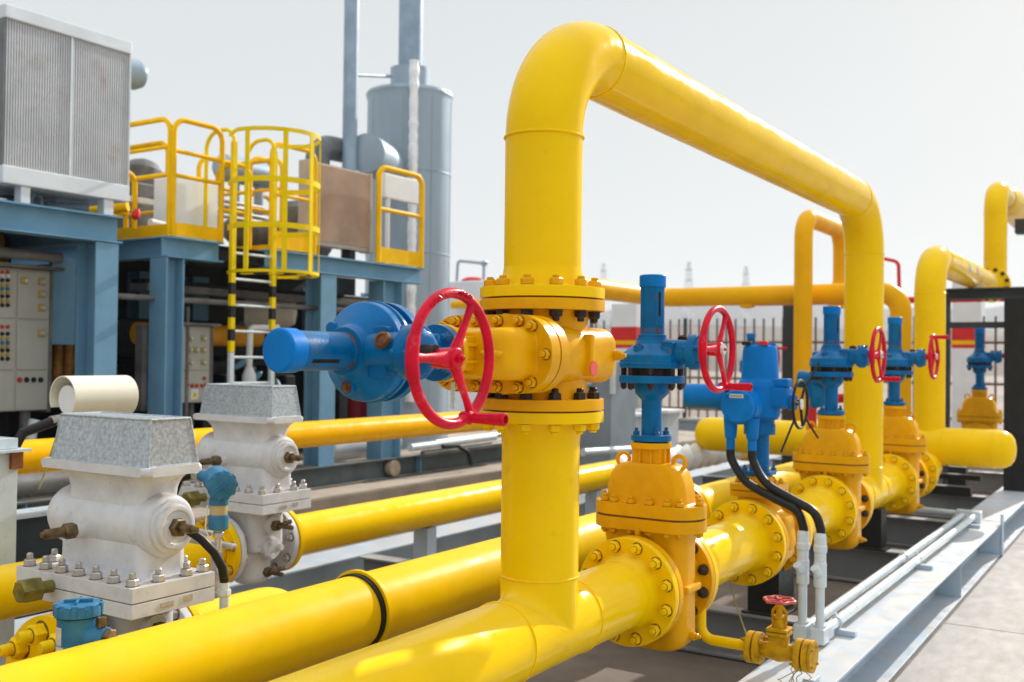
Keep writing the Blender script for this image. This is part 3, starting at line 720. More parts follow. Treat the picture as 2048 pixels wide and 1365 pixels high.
# ---------------------------------------------------------------- lines behind the front line
mp = thing('pipeline', 'long yellow pipe just behind the front line, with a raised collar and black ring', 'pipe', (-.9, -.1, .64))
MX, MZ2 = -.9, .80
mb = MB(); mb.lathe([(-5.5, PR), (7.9, PR)], (MX, 0, MZ2), (0, 1, 0), 64); mb.build('pipe', M['pipe_dull'], mp)
mb = MB(); mb.lathe([(-.105, PR), (-.105, .186), (-.085, .186), (-.085, PR)], (MX, 0, MZ2), (0, 1, 0), 64, .003); mb.build('collar', M['pipe_dull'], mp)
mb = MB(); mb.lathe([(-.132, PR), (-.132, .172), (-.105, .172)], (MX, 0, MZ2), (0, 1, 0), 64, .002); mb.build('sealing_ring', M['black'], mp)
pipe_flange(mp, (MX, 3.50, MZ2), (0, 1, 0), m=M['valve']); pipe_flange(mp, (MX, 3.51, MZ2), (0, -1, 0), m=M['pipe'])

t3 = thing('pipeline', 'thinner yellow pipe from the far white meter, foil-wrapped at its far end', 'pipe', (-2.77, 4, .6))
TX, TZ, TR = -2.77, .742, .137
mb = MB(); mb.lathe([(1.33, TR), (10.5, TR)], (TX, 0, TZ), (0, 1, 0), 48); mb.build('pipe', M['pipe'], t3)
pipe_flange(t3, (TX, 1.235, TZ), (0, -1, 0), r=TR, fr=.215, th=.035, hub=False, m=M['pipe'], skip=lambda d: True)
mb = MB(); pth = []
for i in range(60):
    y = 6.1+i*.058; pth.append((y, TR+.03+.018*math.sin(i*1.3)+random.uniform(0, .02)))
mb.lathe([(6.08, TR)]+pth+[(9.55, TR)], (TX, 0, TZ+.045), (0, 1, 0), 20, 0, R(-10), R(190)); fo = mb.build('foil_wrap', M['foil'], t3)
t3b = thing('pipeline', 'yellow pipe entering the far white meter from the left edge of the picture', 'pipe', (-2.77, -1, .6))
mb = MB(); mb.lathe([(-4.5, TR), (.68, TR)], (TX, 0, TZ), (0, 1, 0), 48); mb.build('pipe', M['pipe'], t3b)
pipe_flange(t3b, (TX, .730, TZ), (0, 1, 0), r=TR, fr=.215, th=.045, hub=False, n=8, nb=.028, stub=.02, bm_=mat('rusty_yellow_nut', (.55, .33, .02), .5, var=.3, scale=20, rust=RUST, rust_amt=.5, rust_scale=14))

t4 = thing('pipeline', 'orange-yellow pipe crossing behind the white meters in front of the blue steel frames', 'pipe', (-4, 2, 1.17))
mb = MB(); mb.tube([(-4, -6, 1.283), (-4, 6.55, 1.283), (-4, 6.55, .05)], .112, .17, 32); mb.build('pipe', mat('pipe_orange_yellow', (.90, .45, .0), .3, spec=.12, var=.05), t4)

# ---------------------------------------------------------------- meters
def meter(cx, cy, za, label, near):
    t = thing('flow_meter', label, 'meter', (cx, cy, za-.2), 'white flow meters with galvanised covers')
    P = lambda x, y, z: (cx+x, cy+y, za+z)
    w = MB()
    w.box(cx-.42, cx+.36, cy-.222, cy+.195, za+.245, za+.304, .004); w.box(cx-.42, cx+.36, cy-.222, cy+.195, za+.307, za+.368, .004)
    wo = w.build('base_block', M['white'], t)
    w = MB()
    w.loft([(za+.367, .312, .140, .05), (za+.378, .294, .126, .05), (za+.405, .284, .118, .05), (za+.60, .28, .115, .05)], cx, cy)
    w.loft([(za+.60, .27, .115, .05), (za+.66, .255, .106, .05), (za+.70, .25, .104, .05)]+[(za+.70+.098*math.sin(R(a)), .25+.075*(1-math.cos(R(a))), .104+.040*(1-math.cos(R(a))), .05) for a in range(15, 91, 15)], cx, cy)
    w.lathe([(-.405, 0), (-.405, .06), (-.385, .105), (-.33, .135), (.26, .135), (.30, .130), (.315, .112), (.315, 0)], P(0, 0, .580), (1, 0, 0), 44, .022)
    w.lathe([(.31, .11), (.33, .11), (.33, .092), (.352, .090), (.352, .070), (.345, .066), (.345, 0)], P(0, 0, .580), (1, 0, 0), 40, .006)
    w.cyl(P(-.10, -.10, .545), P(-.10, -.165, .545), .036, 20, .006)
    wb = w.build('housing', M['white'], t)
    w = MB(); w.prism(rrect(cx-.375, cx+.352, cy-.160, cy+.140, .035, 5), 'z', za+.795, za+.832, .014, 3); w.build('top_flange', M['white'], t)
    # galvanised cover: a tapered sheet-metal box with folded edges
    w = MB()
    b0, b1, h0, h1 = (.322, .125), (.300, .100), za+.833, za+1.022
    vs = [(cx+sx*b[0], cy+sy*b[1], h) for b, h in ((b0, h0), (b1, h1)) for sx, sy in ((-1, -1), (1, -1), (1, 1), (-1, 1))]
    w._add(vs, [(0, 1, 5, 4), (1, 2, 6, 5), (2, 3, 7, 6), (3, 0, 4, 7), (4, 5, 6, 7), (3, 2, 1, 0)])
    for i in range(4):
        w.cyl(vs[i], vs[i+4], .0045, 8); w.cyl(vs[i], vs[(i+1) % 4], .0045, 8); w.cyl(vs[i+4], vs[4+(i+1) % 4], .0055, 8)
    w.build('cover', M['galv'], t, ang=20)
    for i in range(7):
        x = -.375+.69*i/6
        for y in (-.187, .165):
            bolt('h', .0245, .028, .026, M['zinc'], wo, P(x, y, .368), (0, 0, 1), 'nut')
    for y in (-.07, .07):
        for x in (-.375, .325): bolt('h', .0245, .028, .026, M['zinc'], wo, P(x, y, .368), (0, 0, 1), 'nut')
    w = MB()
    w.hexn(P(.345, 0, .580), (1, 0, 0), .040, .030, .2); w.lathe([(.37, .020), (.44, .019), (.44, .013), (.47, .013), (.47, 0)], P(0, 0, .58), (1, 0, 0), 16, .002)
    w.build('spindle', M['brass'], t)
    w = MB(); w.hexn(P(-.10, -.165, .545), (0, -1, 0), .034, .05, .1); w.lathe([(.20, .022), (.285, .020), (.285, .012), (.30, .012), (.30, 0)], P(-.10, -0.015, .545), (0, -1, 0), 14, .003); w.build('plug', M['brass'], t)
    w = MB(); w.cyl(P(-.16, -.215, .315), P(-.16, -.285, .315), .026, 16); w.hexn(P(-.16, -.285, .315), (0, -1, 0), .052, .085, .4); w.build('plug', mat('olive_fitting', (.20, .17, .045), .45, .5, var=.3, scale=20), t)
    # lower casting
    w = MB()
    w.prism(rrect(cx-.20, cx+.20, cy-.14, cy+.14, .06, 5), 'z', za-.02, za+.245, .02)
    w.lathe([(-.21, .12), (-.10, .15), (0, .175), (.10, .15), (.21, .12)], P(0, 0, 0), (0, 1, 0), 36, .02)
    w.lathe([(-.235, 0), (-.235, .09), (-.20, .12), (.1, .13)], P(.03, 0, 0), (0, 0, 1), 32, .02)
    w.cyl(P(.10, 0, .145), P(.235, 0, .145), .062, 28, .01)
    w.cyl(P(.1, 0, .0), P(.225, 0, 0), .07, 28, .012)
    for a in range(3): w.hexn(P(.225, .05*math.cos(2.1*a), .05*math.sin(2.1*a)), (1, 0, 0), .022, .03)
    w.build('valve_chamber', M['white'], t)
    for s in (-1, 1):
        f = MB(); f.lathe([(.205, .1), (.205, .213), (.245, .213), (.245, .1)], P(0, 0, 0), (0, s, 0), 48, .004); fo_ = f.build('flange', M['white'], t)
        bolt_circle(8, .178, P(0, s*.205, 0), (0, -s, 0), fo_, r=.026, h=.026, stub=.012, material=M['zinc'], ph=.2, name='nut')
    for z, y in ((.145, 0), (-.16, .02)):
        w = MB(); w.hexn(P(.235 if z > 0 else .14, y, z), (1, 0, 0), .034, .04, .3); w.lathe([(.0, .016), (.12, .014), (.12, 0)], P(.27 if z > 0 else .17, y, z), (1, 0, 0), 12, .002)
        w.cyl(P(.27 if z > 0 else .18, y+.0, z), P(.29 if z > 0 else .22, y+.09, z+.02), .014, 10, .002); w.build('cock', M['brass'], t)
    w = MB(); w.box(cx+.3605, cx+.363, cy-.085, cy-.02, za+.268, za+.288, .001); w.build('nameplate', M['zinc'], wo)
    w = MB(); w.box(cx+.3605, cx+.363, cy+.03, cy+.075, za+.272, za+.296, .001); w.build('clip_plate', M['zinc'], wo)
    return t
meter(-1.57, -.86, .67, 'near white flow meter with galvanised cover, largest at the lower left', True)
meter(-2.77, .98, .742, 'far white flow meter with galvanised cover, behind and right of the near one', False)
st = thing('pipe_spool', 'big yellow flange with chipped nuts at the bottom left corner, feeding the near white meter', 'pipe', (-1.57, -1.5, .3))
mb = MB(); mb.tube([(-1.57, -1.22, .60), (-1.57, -1.85, .60), (-1.57, -1.85, 0)], TR, .2, 40); mb.build('pipe', M['pipe'], st)
pipe_flange(st, (-1.57, -.86-.25, .60), (0, 1, 0), r=TR, fr=.305, th=.085, hub=False, n=10, nb=.046, stub=.05, ph=.52, bm_=mat('chipped_yellow_nut', (.84, .55, .0), .45, spec=.12, var=.1, scale=20, dirt=(.05, .035, .02), dirt_amt=.5, dirt_scale=22))
mb = MB(); mb.lathe([(.0, .2), (.0, .31), (.05, .31), (.05, .2)], (-1.57, -.86-.249, .60), (0, 1, 0), 48, .004); mb.build('counter_flange', M['white'], st)
st2 = thing('pipe_spool', 'yellow outlet pipe hidden behind the long collared pipe, leaving the near white meter', 'pipe', (-1.57, .3, .5))
mb = MB(); mb.tube([(-1.57, -.57, .67), (-1.57, .15, .67), (-1.57, .15, .0)], TR, .2, 32); mb.build('pipe', M['pipe'], st2)
pipe_flange(st2, (-1.57, -.86+.25, .67), (0, -1, 0), r=TR, fr=.215, th=.04, hub=False, n=8, nb=.026)

# pressure transmitters
def ribbed_lid(mb, o, ax, r, h):
    o = Vector(o); ax = Vector(ax).normalized()
    mb.lathe([(0, r), (h*.55, r), (h*.55, r*.93), (h*.75, r*.90), (h*.75, 0)], o, ax, 40, .003)
    u = ax.orthogonal().normalized(); w = ax.cross(u)
    for i in range(10):
        a = 2*PI*i/10; d = u*math.cos(a)+w*math.sin(a); e = ax.cross(d)
        mt = Matrix((( *d, 0), (*e, 0), (*ax, 0), (0, 0, 0, 1))).transposed(); mt.translation = o
        mb.box(r*.80, r*1.045, -r*.17, r*.17, 0, h*.72, .003, mt)
    for a in (0, PI/2):
        d = u*math.cos(a)+w*math.sin(a); e = ax.cross(d)
        mt = Matrix(((*d, 0), (*e, 0), (*ax, 0), (0, 0, 0, 1))).transposed(); mt.translation = o
        mb.box(-r*.62, r*.62, -r*.05, r*.05, h*.7, h*.95, .002, mt)
tr = thing('pressure_transmitter', 'round blue transmitter with a ribbed lid and paper label at the lower left corner', 'transmitter', (-1.06, -1.42, .8), 'blue pressure transmitters')
mb = MB(); mb.lathe([(.70, 0), (.70, .066), (.955, .066), (.962, .070), (.962, 0)], (-1.06, -1.42, 0), (0, 0, 1), 40, .003)
mb.lathe([(0, .05), (.075, .048), (.085, .040), (.105, .040), (.105, 0)], (-1.06, -1.42, .90), (.88, .35, -.10), 24, .004); mb.build('housing', M['tblue'], tr)
mb = MB(); ribbed_lid(mb, (-1.06, -1.42, .966), (0, 0, 1), .074, .055); mb.build('lid', M['tblue'], tr)
mb = MB(); n = 10
for z0, z1, a0, a1 in ((.875, .935, -2.35, -1.45), (.79, .872, -2.35, -1.32)):
    vs = [(-1.06+.0668*math.cos(a0+(a1-a0)*i/n), -1.42+.0668*math.sin(a0+(a1-a0)*i/n), z) for z in (z0, z1) for i in range(n+1)]
    mb._add(vs, [(i, i+1, n+2+i, n+1+i) for i in range(n)])
mb.build('paper_label', M['label'], tr)
mb = MB(); mb.hexn((-.97, -1.385, .90), (.9, .3, -.1), .03, .03); mb.box(-.985, -.965, -1.41, -1.38, .93, .965, .003); mb.tube([(-.95, -1.37, .895), (-.90, -1.33, .87), (-.86, -1.30, .82)], .010, .02, 10); mb.build('cable_gland', M['brass'], tr)
mb = MB(); mb.cyl((-1.06, -1.42, .45), (-1.06, -1.42, .71), .025, 14); mb.build('stem', M['zinc'], tr)
tr.location = (-1.06, -1.42, .855); tr.scale = (1.08, 1.08, 1.06)

tr = thing('pressure_transmitter', 'blue transmitter head on a slim stem between the two white meters', 'transmitter', (-2.0, .05, .75), 'blue pressure transmitters')
mb = MB(); o = Vector((-2.0, .05, 1.29)); ax = Vector((.80, -.45, -.12)).normalized()
mb.lathe([(-.10, 0), (-.10, .060), (-.07, .072), (.05, .072), (.05, 0)], o, ax, 36, .006); mb.lathe([(-.05, .05), (-.17, .035)], o, (0, 0, 1), 24)
mb.cyl((-2.0, .05, 1.20), (-2.0, .05, 1.17), .05, 24, .003); mb.cyl((-2.0, .05, 1.12), (-2.0, .05, 1.04), .052, 24, .01)
mb.cyl(o, o+Vector((-.12, -.02, .03)), .032, 18, .003); mb.build('housing', M['tblue'], tr)
mb = MB(); ribbed_lid(mb, o+ax*.05, ax, .076, .055); mb.build('lid', M['tblue'], tr)
mb = MB(); mb.cyl((-2.0, .05, 1.17), (-2.0, .05, 1.12), .045, 24); mb.build('collar_band', mat('tan_band', (.45, .36, .18), .5), tr)
mb = MB(); mb.cyl((-2.0, .05, 1.04), (-2.0, .05, .92), .018, 14); mb.hexn((-2.0, .05, 1.0), (0, 0, 1), .028, .03); mb.box(-2.045, -1.975, .035, .065, .78, .93, .006); mb.cyl((-2.0, .05, .8), (-1.99, .05, .70), .02, 12); mb.hexn((-1.99, .04, .72), (0, 0, -1), .04, .06); mb.build('stem', M['zinc'], tr)
mb = MB(); mb.hexn(o+Vector((-.12, -.02, .03)), (-1, -.15, .2), .036, .045); mb.build('cable_gland', M['zinc'], tr)
mb = MB(); mb.sweep([Vector(p) for p in ((-2.03, 0, 1.17), (-2.03, -.01, 1.05), (-1.98, .0, .95), (-1.96, .02, .82))], .004, 8); mb.build('wire', M['whiteclean'], tr)
mb = MB(); mb.sweep([Vector(p) for p in ((-2.16, .03, 1.33), (-2.26, 0, 1.30), (-2.30, -.02, 1.18), (-2.28, -.03, 1.05))], .032, 14)
tag(mb.build('cable', M['black']), 'black corrugated cable looping down behind the near white meter', 'cable')
mb = MB()
q_ = [at(378, 1062, X=-1.20), at(402, 1078, X=-1.16), at(428, 1105, X=-1.14), at(444, 1135, X=-1.13), at(449, 1165, X=-1.13)]
mb.sweep(q_, .019, 12); tag(mb.build('cable', M['black']), 'black cable curving down beside the spindle of the near white meter', 'cable')
e_ = q_[-1]; mb = MB(); mb.cyl(e_, (e_.x, e_.y, .40), .020, 16); mb.hexn((e_.x, e_.y, e_.z-.03), (0, 0, -1), .028, .028)
tag(mb.build('conduit', M['conduit']), 'short grey upright conduit taking the black cable beside the near white meter', 'conduit')
pb = thing('bracket', 'pale tie bar and yellow hinge plate between the two white meters', 'bracket', (-2.45, .15, .9))
mb = MB(); mb.box(-2.55, -2.05, .02, .06, 1.0, 1.03, .01); mb.box(-2.55, -1.95, .10, .14, .93, .96, .01); mb.build('bar', M['zinc'], pb)
mb = MB(); mb.box(-2.50, -2.40, -.03, .03, .45, 1.33, .004); mb.build('post', M['skid'], pb)

wp = thing('support_post', 'white steel post cut by the left edge, with an angle cap on top', 'post', (-3.1, -.6, 0))
XP = -3.08; a = at(34, 1000, X=XP); zt_ = at(20, 905, X=XP).z; ye = a.y
mb = MB(); mb.box(XP-.012, XP, ye-.30, ye, 0, zt_, .002); mb.box(XP-.20, XP-.012, ye-.012, ye, 0, zt_, .002); mb.box(XP-.21, XP-.199, ye-.30, ye+.0, 0, zt_, .002); mb.build('column', M['conduit'], wp)
mb = MB(); mb.box(XP-.24, XP+.05, ye-.34, ye+.05, zt_+.002, zt_+.016); mb.box(XP-.24, XP-.0, ye-.34, ye-.0, zt_+.017, zt_+.075, .003); mb.build('cap', M['conduit'], wp)
mb = MB(); mb.box(XP+.001, XP+.03, ye-.05, ye+.015, zt_-.09, zt_, .002); mb.build('angle_bracket', M['rusty'], wp)

# ---------------------------------------------------------------- skid frame
sk = thing('skid_frame', 'grey steel skid of long girders and cross beams under the yellow pipes', 'steel frame', (0, 3, 0))
def ibeam_y(mb, x, w, z0, z1, y0, y1, tw=.012, tf=.016):
    mb.box(x-w/2, x+w/2, y0, y1, z0, z0+tf, .002); mb.box(x-w/2, x+w/2, y0, y1, z1-tf, z1, .002); mb.box(x-tw/2, x+tw/2, y0, y1, z0+tf, z1-tf)
def ibeam_x(mb, y, w, z0, z1, x0, x1, tw=.012, tf=.016):
    mb.box(x0, x1, y-w/2, y+w/2, z0, z0+tf, .002); mb.box(x0, x1, y-w/2, y+w/2, z1-tf, z1, .002); mb.box(x0, x1, y-tw/2, y+tw/2, z0+tf, z1-tf)
ZG = .317
mb = MB(); ibeam_y(mb, .565, .42, .004, ZG, -2.5, 8.02); mb.build('girder', M['skid'], sk)
mb = MB(); ibeam_y(mb, .565, .42, .004, ZG, 8.06, 16.0); mb.build('girder', M['skid'], sk)
mb = MB(); ibeam_y(mb, -3.58, .36, .004, ZG, -4, 16.0); mb.build('girder', M['skid'], sk)
for y in (2.77, 5.62, 7.72, 10.1, 13.2):
    mb = MB(); ibeam_x(mb, y+.08, .16, .012, ZG-.004, -3.395, .350); mb.build('cross_beam', M['skidshade'], sk)
for y in (5.50,):
    mb = MB(); mb.box(.574, .770, y-.006, y+.006, .022, .300); mb.build('stiffener', M['skid'], sk)
mb = MB(); mb.box(.776, .80, 7.80, 7.88, .004, .43, .01, seg=3); mb.build('lifting_post', M['skid'], sk)
mb = MB(); mb.box(.574, .775, 7.80, 7.88, .022, .30, .002); mb.build('stiffener', M['skid'], sk)
mb = MB(); mb.box(.64, .70, 1.55, 1.67, .32, .345, .004); mb.build('bracket', M['skid'], sk)
for y, w in ((2.98, .16), (5.72, .10), (10.15, .10), (.2, .12)):
    if y == .2: continue
    mb = MB(); mb.box(-.105, .105, y-w, y+w, ZG-.003, MZ-PR-.004, .008); mb.box(-.14, .14, y-w-.02, y+w+.02, ZG-.003, ZG+.012, .002); mb.build('pipe_support', M['blacksteel'], sk)
for x, y in ((-.9, 2.85), (-.9, 5.7), (-2.77, 2.85), (-2.77, 5.7), (-2.77, .6)):
    zz = MZ2-PR if x > -1 else TZ-TR
    mb = MB(); mb.box(x-.07, x+.07, y-.06, y+.06, ZG-.003, zz, .004); mb.build('pipe_support', M['skid'], sk)

# ---------------------------------------------------------------- header, far risers, black frame
hd = thing('header_pipe', 'fat yellow header with domed ends lying across the far end of the front line', 'pipe', (.1, 8.26, .84))
mb = MB(); xl = at(1394, 860, Y=8.26).x
mb.lathe([(xl, 0), (xl+.005, .05), (xl+.02, .115), (xl+.05, .165), (xl+.11, .195), (xl+.19, .205), (.68, .205), (.76, .195), (.82, .165), (.853, .115), (.868, .05), (.87, 0)], (0, 8.26, 1.05), (1, 0, 0), 56); mb.build('pipe', M['pipe'], hd)
weld(hd, (.66, 8.26, 1.05), (1, 0, 0), r=.205); weld(hd, (.17, 8.26, 1.05), (1, 0, 0), r=.205)
r3 = thing('riser_pipe', 'tall yellow riser standing on the capped header, bending over to the black frame', 'pipe', (0, 8.30, 1.1))
mb = MB(); mb.tube([(0, 8.30, 1.05), (0, 8.30, 3.12), (0, 12.90, 3.12)], PR, .40, 48, False, 14); mb.build('pipe', M['pipe'], r3)
weld(r3, (0, 8.30, 2.72), (0, 0, 1)); weld(r3, (0, 8.70, 3.12), (0, 1, 0))
pipe_flange(r3, (0, 12.95, 3.12), (0, 1, 0), bm_=M['nutdark'])
for y, m_ in ((9.9, mat('faded_blue_marking', (.45, .60, .66), .5)), (10.5, mat('faded_pink_marking', (.70, .42, .36), .5))):
    mb = MB(); mb.lathe([(y, PR+.004), (y+.14, PR+.004)], (0, 0, 3.12), (0, 1, 0), 14, 0, R(20), R(60)); mb.build('faded_mark', m_, r3)
r4 = thing('riser_pipe', 'farthest and highest yellow riser at the right edge, above the black frame', 'pipe', (0, 13.4, 3))
mb = MB(); mb.tube([(0, 12.96, 3.12), (0, 13.25, 3.12)], PR, 0, 40); mb.tube([(0, 13.35, 2.95), (0, 13.35, 4.60), (0, 15.5, 4.60)], PR, .36, 40, True, 14); mb.lathe([(14.4, .17), (14.8, .24), (17, .24)], (0, 0, 4.6), (0, 1, 0), 36); mb.build('pipe', M['pipe'], r4)
pipe_flange(r4, (0, 12.962, 3.12), (0, -1, 0), bm_=M['nutdark'])
weld(r4, (0, 13.35, 4.24), (0, 0, 1)); weld(r4, (0, 13.35, 3.55), (0, 0, 1))
bf = thing('steel_portal', 'black steel frame at the right edge carrying the far riser pipes', 'steel frame', (.6, 11.05, .3))
mb = MB(); mb.box(.42, .86, 10.92, 10.94, ZG, 2.80, .002); mb.box(.42, .86, 11.16, 11.18, ZG, 2.80, .002); mb.box(.63, .65, 10.94, 11.16, ZG, 2.80); mb.build('column', M['blacksteel'], bf)
mb = MB(); mb.box(-.34, .92, 10.92, 11.18, 2.80, 2.82, .002); mb.box(-.34, .92, 10.92, 11.18, 2.925, 2.945, .002); mb.box(-.34, .92, 11.0, 11.1, 2.82, 2.925); mb.build('beam', M['charcoal'], bf)
mb = MB(); mb.box(-.25, .42, 11.0, 11.08, 2.42, 2.50, .002); mb.build('rail', M['charcoal'], bf)
mb = MB(); mb.box(-.33, -.25, 11.0, 11.1, ZG, 2.80); mb.build('column', M['charcoal'], bf)
mb = MB(); mb.box(.2, 1.0, 13.9, 14.2, 3.98, 4.20, .004); mb.box(.45, .55, 13.95, 14.05, 2.9, 3.98); mb.build('bracket', M['charcoal'], bf)
mb = MB(); mb.box(-.12, .40, 8.45, 8.6, .50, .60); mb.box(-.45, -.30, 8.3, 8.5, .3, .75); mb.box(-.5, .42, 9.0, 9.1, .62, .68); mb.build('cradle', M['blacksteel'], bf)

# ---------------------------------------------------------------- orange pipework beyond
op = thing('pipeline', 'orange pipe running level across the background above the fence', 'pipe', (-3.8, 12, 2.85))
xr = at(1802, 590, Y=12).x
mb = MB(); mb.tube([(-4.85, 7.6, 1.0), (-4.85, 7.6, 2.98), (-4.85, 12, 2.98), (xr, 12, 2.98), (xr, 12, .6)], .152, .30, 32, False, 12); mb.build('pipe', M['orange'], op)
mb = MB(); xs = at(1495, 610, Y=12).x; mb.box(xs-.10, xs+.10, 11.92, 12.08, 2.79, 2.85, .02); mb.cyl((xs, 12, 2.86), (xs, 12, 2.78), .05, 14); mb.build('saddle', M['orange'], op)
lp = thing('pipe_loop', 'orange expansion loop standing up behind the far leg of the big yellow arch', 'pipe', (-2.35, 11.6, 2))
lx = at(1607, 500, Y=11.5).x; ly = at(1683, 500, X=lx).y
mb = MB(); mb.tube([(lx, 11.5, .5), (lx, 11.5, 4.12), (lx, ly, 4.12), (lx, ly, 2.9)], .135, .34, 32, False, 12); mb.lathe([(2.85, .22), (3.05, .20), (3.3, .135)], (lx, ly, 0), (0, 0, 1), 24); mb.build('pipe', M['orange'], lp)
p0, p1 = at(1480, 607, Y=13), at(2040, 605, Y=13)
mb = MB(); mb.tube([(p0.x, 13, p0.z), (p1.x, 13, p0.z)], .05, 0, 14); tag(mb.build('fire_pipe', M['redflat']), 'thin red pipe running level just under the orange pipe', 'pipe')
mb = MB(); mb.tube([at(1740, 512, Y=14), at(1797, 524, Y=14), at(1799, 600, Y=14)], .03, .1, 12); tag(mb.build('vent_pipe', M['redflat']), 'thin bent red pipe right of the far leg of the arch, against the sky', 'pipe')
mb = MB(); mb.tube([at(1624, 905, Y=6.5), at(1624, 800, Y=6.5), at(1700, 796, Y=6.5)], .045, .12, 16); tag(mb.build('fire_pipe', M['redflat']), 'red pipe elbow behind the black handwheel of the electric actuator', 'pipe')
bg = thing('gear_unit', 'dark blue gear unit with a drooping arm behind the second upright gate valve', 'gear', tuple(at(1630, 790, Y=6.2)))
a_ = at(1600, 765, Y=6.2); b_ = at(1632, 765, Y=6.2)
mb = MB(); mb.tube([at(1598, 758, Y=6.2), at(1628, 762, Y=6.2), at(1640, 815, Y=6.2)], .085, .14, 20); mb.box(b_.x-.02, b_.x+.24, 6.1, 6.3, b_.z-.02, b_.z+.30, .03); mb.build('housing', M['blue'], bg)
dk = thing('post', 'black square post below the orange pipe, left of the expansion loop', 'post', (0, 0, 0))
p = at(1580, 640, Y=11.8); dk.location = (p.x, 11.8, 0); dk['_o'] = (p.x, 11.8, 0)
mb = MB(); mb.box(p.x-.09, p.x+.09, 11.72, 11.88, 0, 2.80, .004); mb.build('column', M['charcoal'], dk)

# canopy pillars
for px, Y, lab in ((1259, 14, 'white pillar with a red and yellow band, right of the tall front riser'), (1937, 18, 'white pillar with a red and yellow band, seen through the black frame at the right')):
    p = at(px, 680, Y=Y); x = p.x; w = .26
    t = thing('canopy_pillar', lab, 'pillar', (x, Y, 0), 'white pillars with red and yellow bands')
    mb = MB(); mb.box(x-w, x+w, Y-w, Y+w, 0, 3.0 if px < 1500 else 3.6, .01); mb.build('shaft', M['whiteclean'], t)
    za, zb, zc, zd = [at(px, q, Y=Y).z for q in (655, 682, 690, 697)]
    mb = MB(); mb.box(x-w-.006, x+w+.006, Y-w-.006, Y+w+.006, zb, za); mb.box(x-w-.006, x+w+.006, Y-w-.006, Y+w+.006, zd, zc); mb.build('red_band', M['redflat'], t)
    mb = MB(); mb.box(x-w-.005, x+w+.005, Y-w-.005, Y+w+.005, zc, zb); mb.build('yellow_band', M['rail'], t)

# grey equipment between the arch legs
def eq(name, label, cat, px0, px1, py0, py1, Y, dep, m, bev=.01, extra=None, ground=False):
    a = at(px0, (py0+py1)/2, Y=Y); b = at(px1, (py0+py1)/2, Y=Y); z1 = at((px0+px1)/2, py0, Y=Y).z; z0 = 0 if ground else at((px0+px1)/2, py1, Y=Y).z
    t = thing(name, label, cat, ((a.x+b.x)/2, Y, z0))
    mb = MB(); mb.box(a.x, b.x, Y, Y+dep, z0, z1, bev); mb.build('body', m, t)
    return t, a.x, b.x, z0, z1
t, x0, x1, z0, z1 = eq('equipment_cabinet', 'tall grey-blue cabinet right behind the riser flanges', 'cabinet', 1120, 1222, 722, 900, 9.3, .8, M['greycab'], ground=True)
mb = MB(); mb.box(x1+.002, x1+.05, 9.25, 9.35, 1.46, z1, .004); mb.build('edge_trim', M['conduit'], t)
mb = MB(); p = at(1176, 756, Y=9.28); mb.disc((p.x, 9.295, p.z), (0, -1, 0), .11, .02); mb.build('gauge', mat('pale_blue_disc', (.35, .58, .75), .4), t)
t, x0, x1, z0, z1 = eq('control_box', 'small pale grey control box on the white pillar, right of the tall front riser', 'control box', 1242, 1276, 784, 832, 13.2, .28, M['cream'])
mb = MB(); p = at(1256, 803, Y=13.19); mb.disc((p.x, 13.198, p.z), (0, -1, 0), .03, .01); mb.build('lock', M['btn_black'], t)
t, x0, x1, z0, z1 = eq('pedestal', 'grey pedestal with a white top plate left of the blue valve column', 'pedestal', 1236, 1268, 833, 960, 10.5, .35, M['conduit'], ground=True)
mb = MB(); mb.box(x0-.06, x1+.06, 10.4, 10.95, z1+.002, z1+.05, .006); mb.build('top_plate', M['whiteclean'], t)
t, x0, x1, z0, z1 = eq('pedestal', 'wide grey pedestal with a white top plate behind the blue valve column', 'pedestal', 1280, 1336, 826, 960, 11, .4, M['conduit'], ground=True)
mb = MB(); mb.box(x0-.04, x1+.06, 10.9, 11.5, z1+.002, z1+.05, .006); mb.build('top_plate', M['whiteclean'], t)
mb = MB(); mb.tube([at(1165, 905, X=-4.2), at(1290, 897, X=-4.2)], .05, 0, 14); tag(mb.build('pipe', M['conduit']), 'grey pipe lying low behind the tall front riser', 'pipe')
mb = MB(); mb.tube([at(1160, 940, X=-3.9), at(1260, 925, X=-3.9)], .06, 0, 14); tag(mb.build('pipe', M['greysteel']), 'darker grey pipe lying nearest the ground behind the tall front riser', 'pipe')

# ---------------------------------------------------------------- compressor packages on the left
XF = -6.0
plinth = MB(); plinth.box(-14, -5.45, -8, 17, -.2, .42, .02); struct('plinth', plinth, mat('plinth_concrete', (.40, .33, .26), .85, var=.15, scale=2, bump=.1, bscale=30, dirt=(.16, .12, .09), dirt_amt=.35, dirt_scale=2))

def hcol(mb, x0, x1, y0, y1, z0, z1, face='x', t=.02):
    if face == 'x':
        mb.box(x1-t, x1, y0, y1, z0, z1, .003); mb.box(x0, x0+t, y0, y1, z0, z1, .003); ym = (y0+y1)/2; mb.box(x0+t, x1-t, ym-.008, ym+.008, z0, z1)
    else:
        mb.box(x0, x1, y0, y0+t, z0, z1, .003); mb.box(x0, x1, y1-t, y1, z0, z1, .003); xm = (x0+x1)/2; mb.box(xm-.008, xm+.008, y0+t, y1-t, z0, z1)
f1 = thing('equipment_stand', 'blue steel frame at the left edge carrying the big grey radiator', 'steel frame', (-7.2, 0, .68))
mb = MB(); ibeam_y(mb, XF-.09, .18, 2.98, 3.23, -4, 2.40); mb.build('beam', M['frame'], f1)
mb = MB(); hcol(mb, XF-.30, XF-.015, 2.13, 2.37, .66, 2.975); mb.build('column', M['frame'], f1)
mb = MB(); hcol(mb, -8.9, -8.6, 2.13, 2.37, .66, 2.975); mb.build('column', M['frame'], f1)
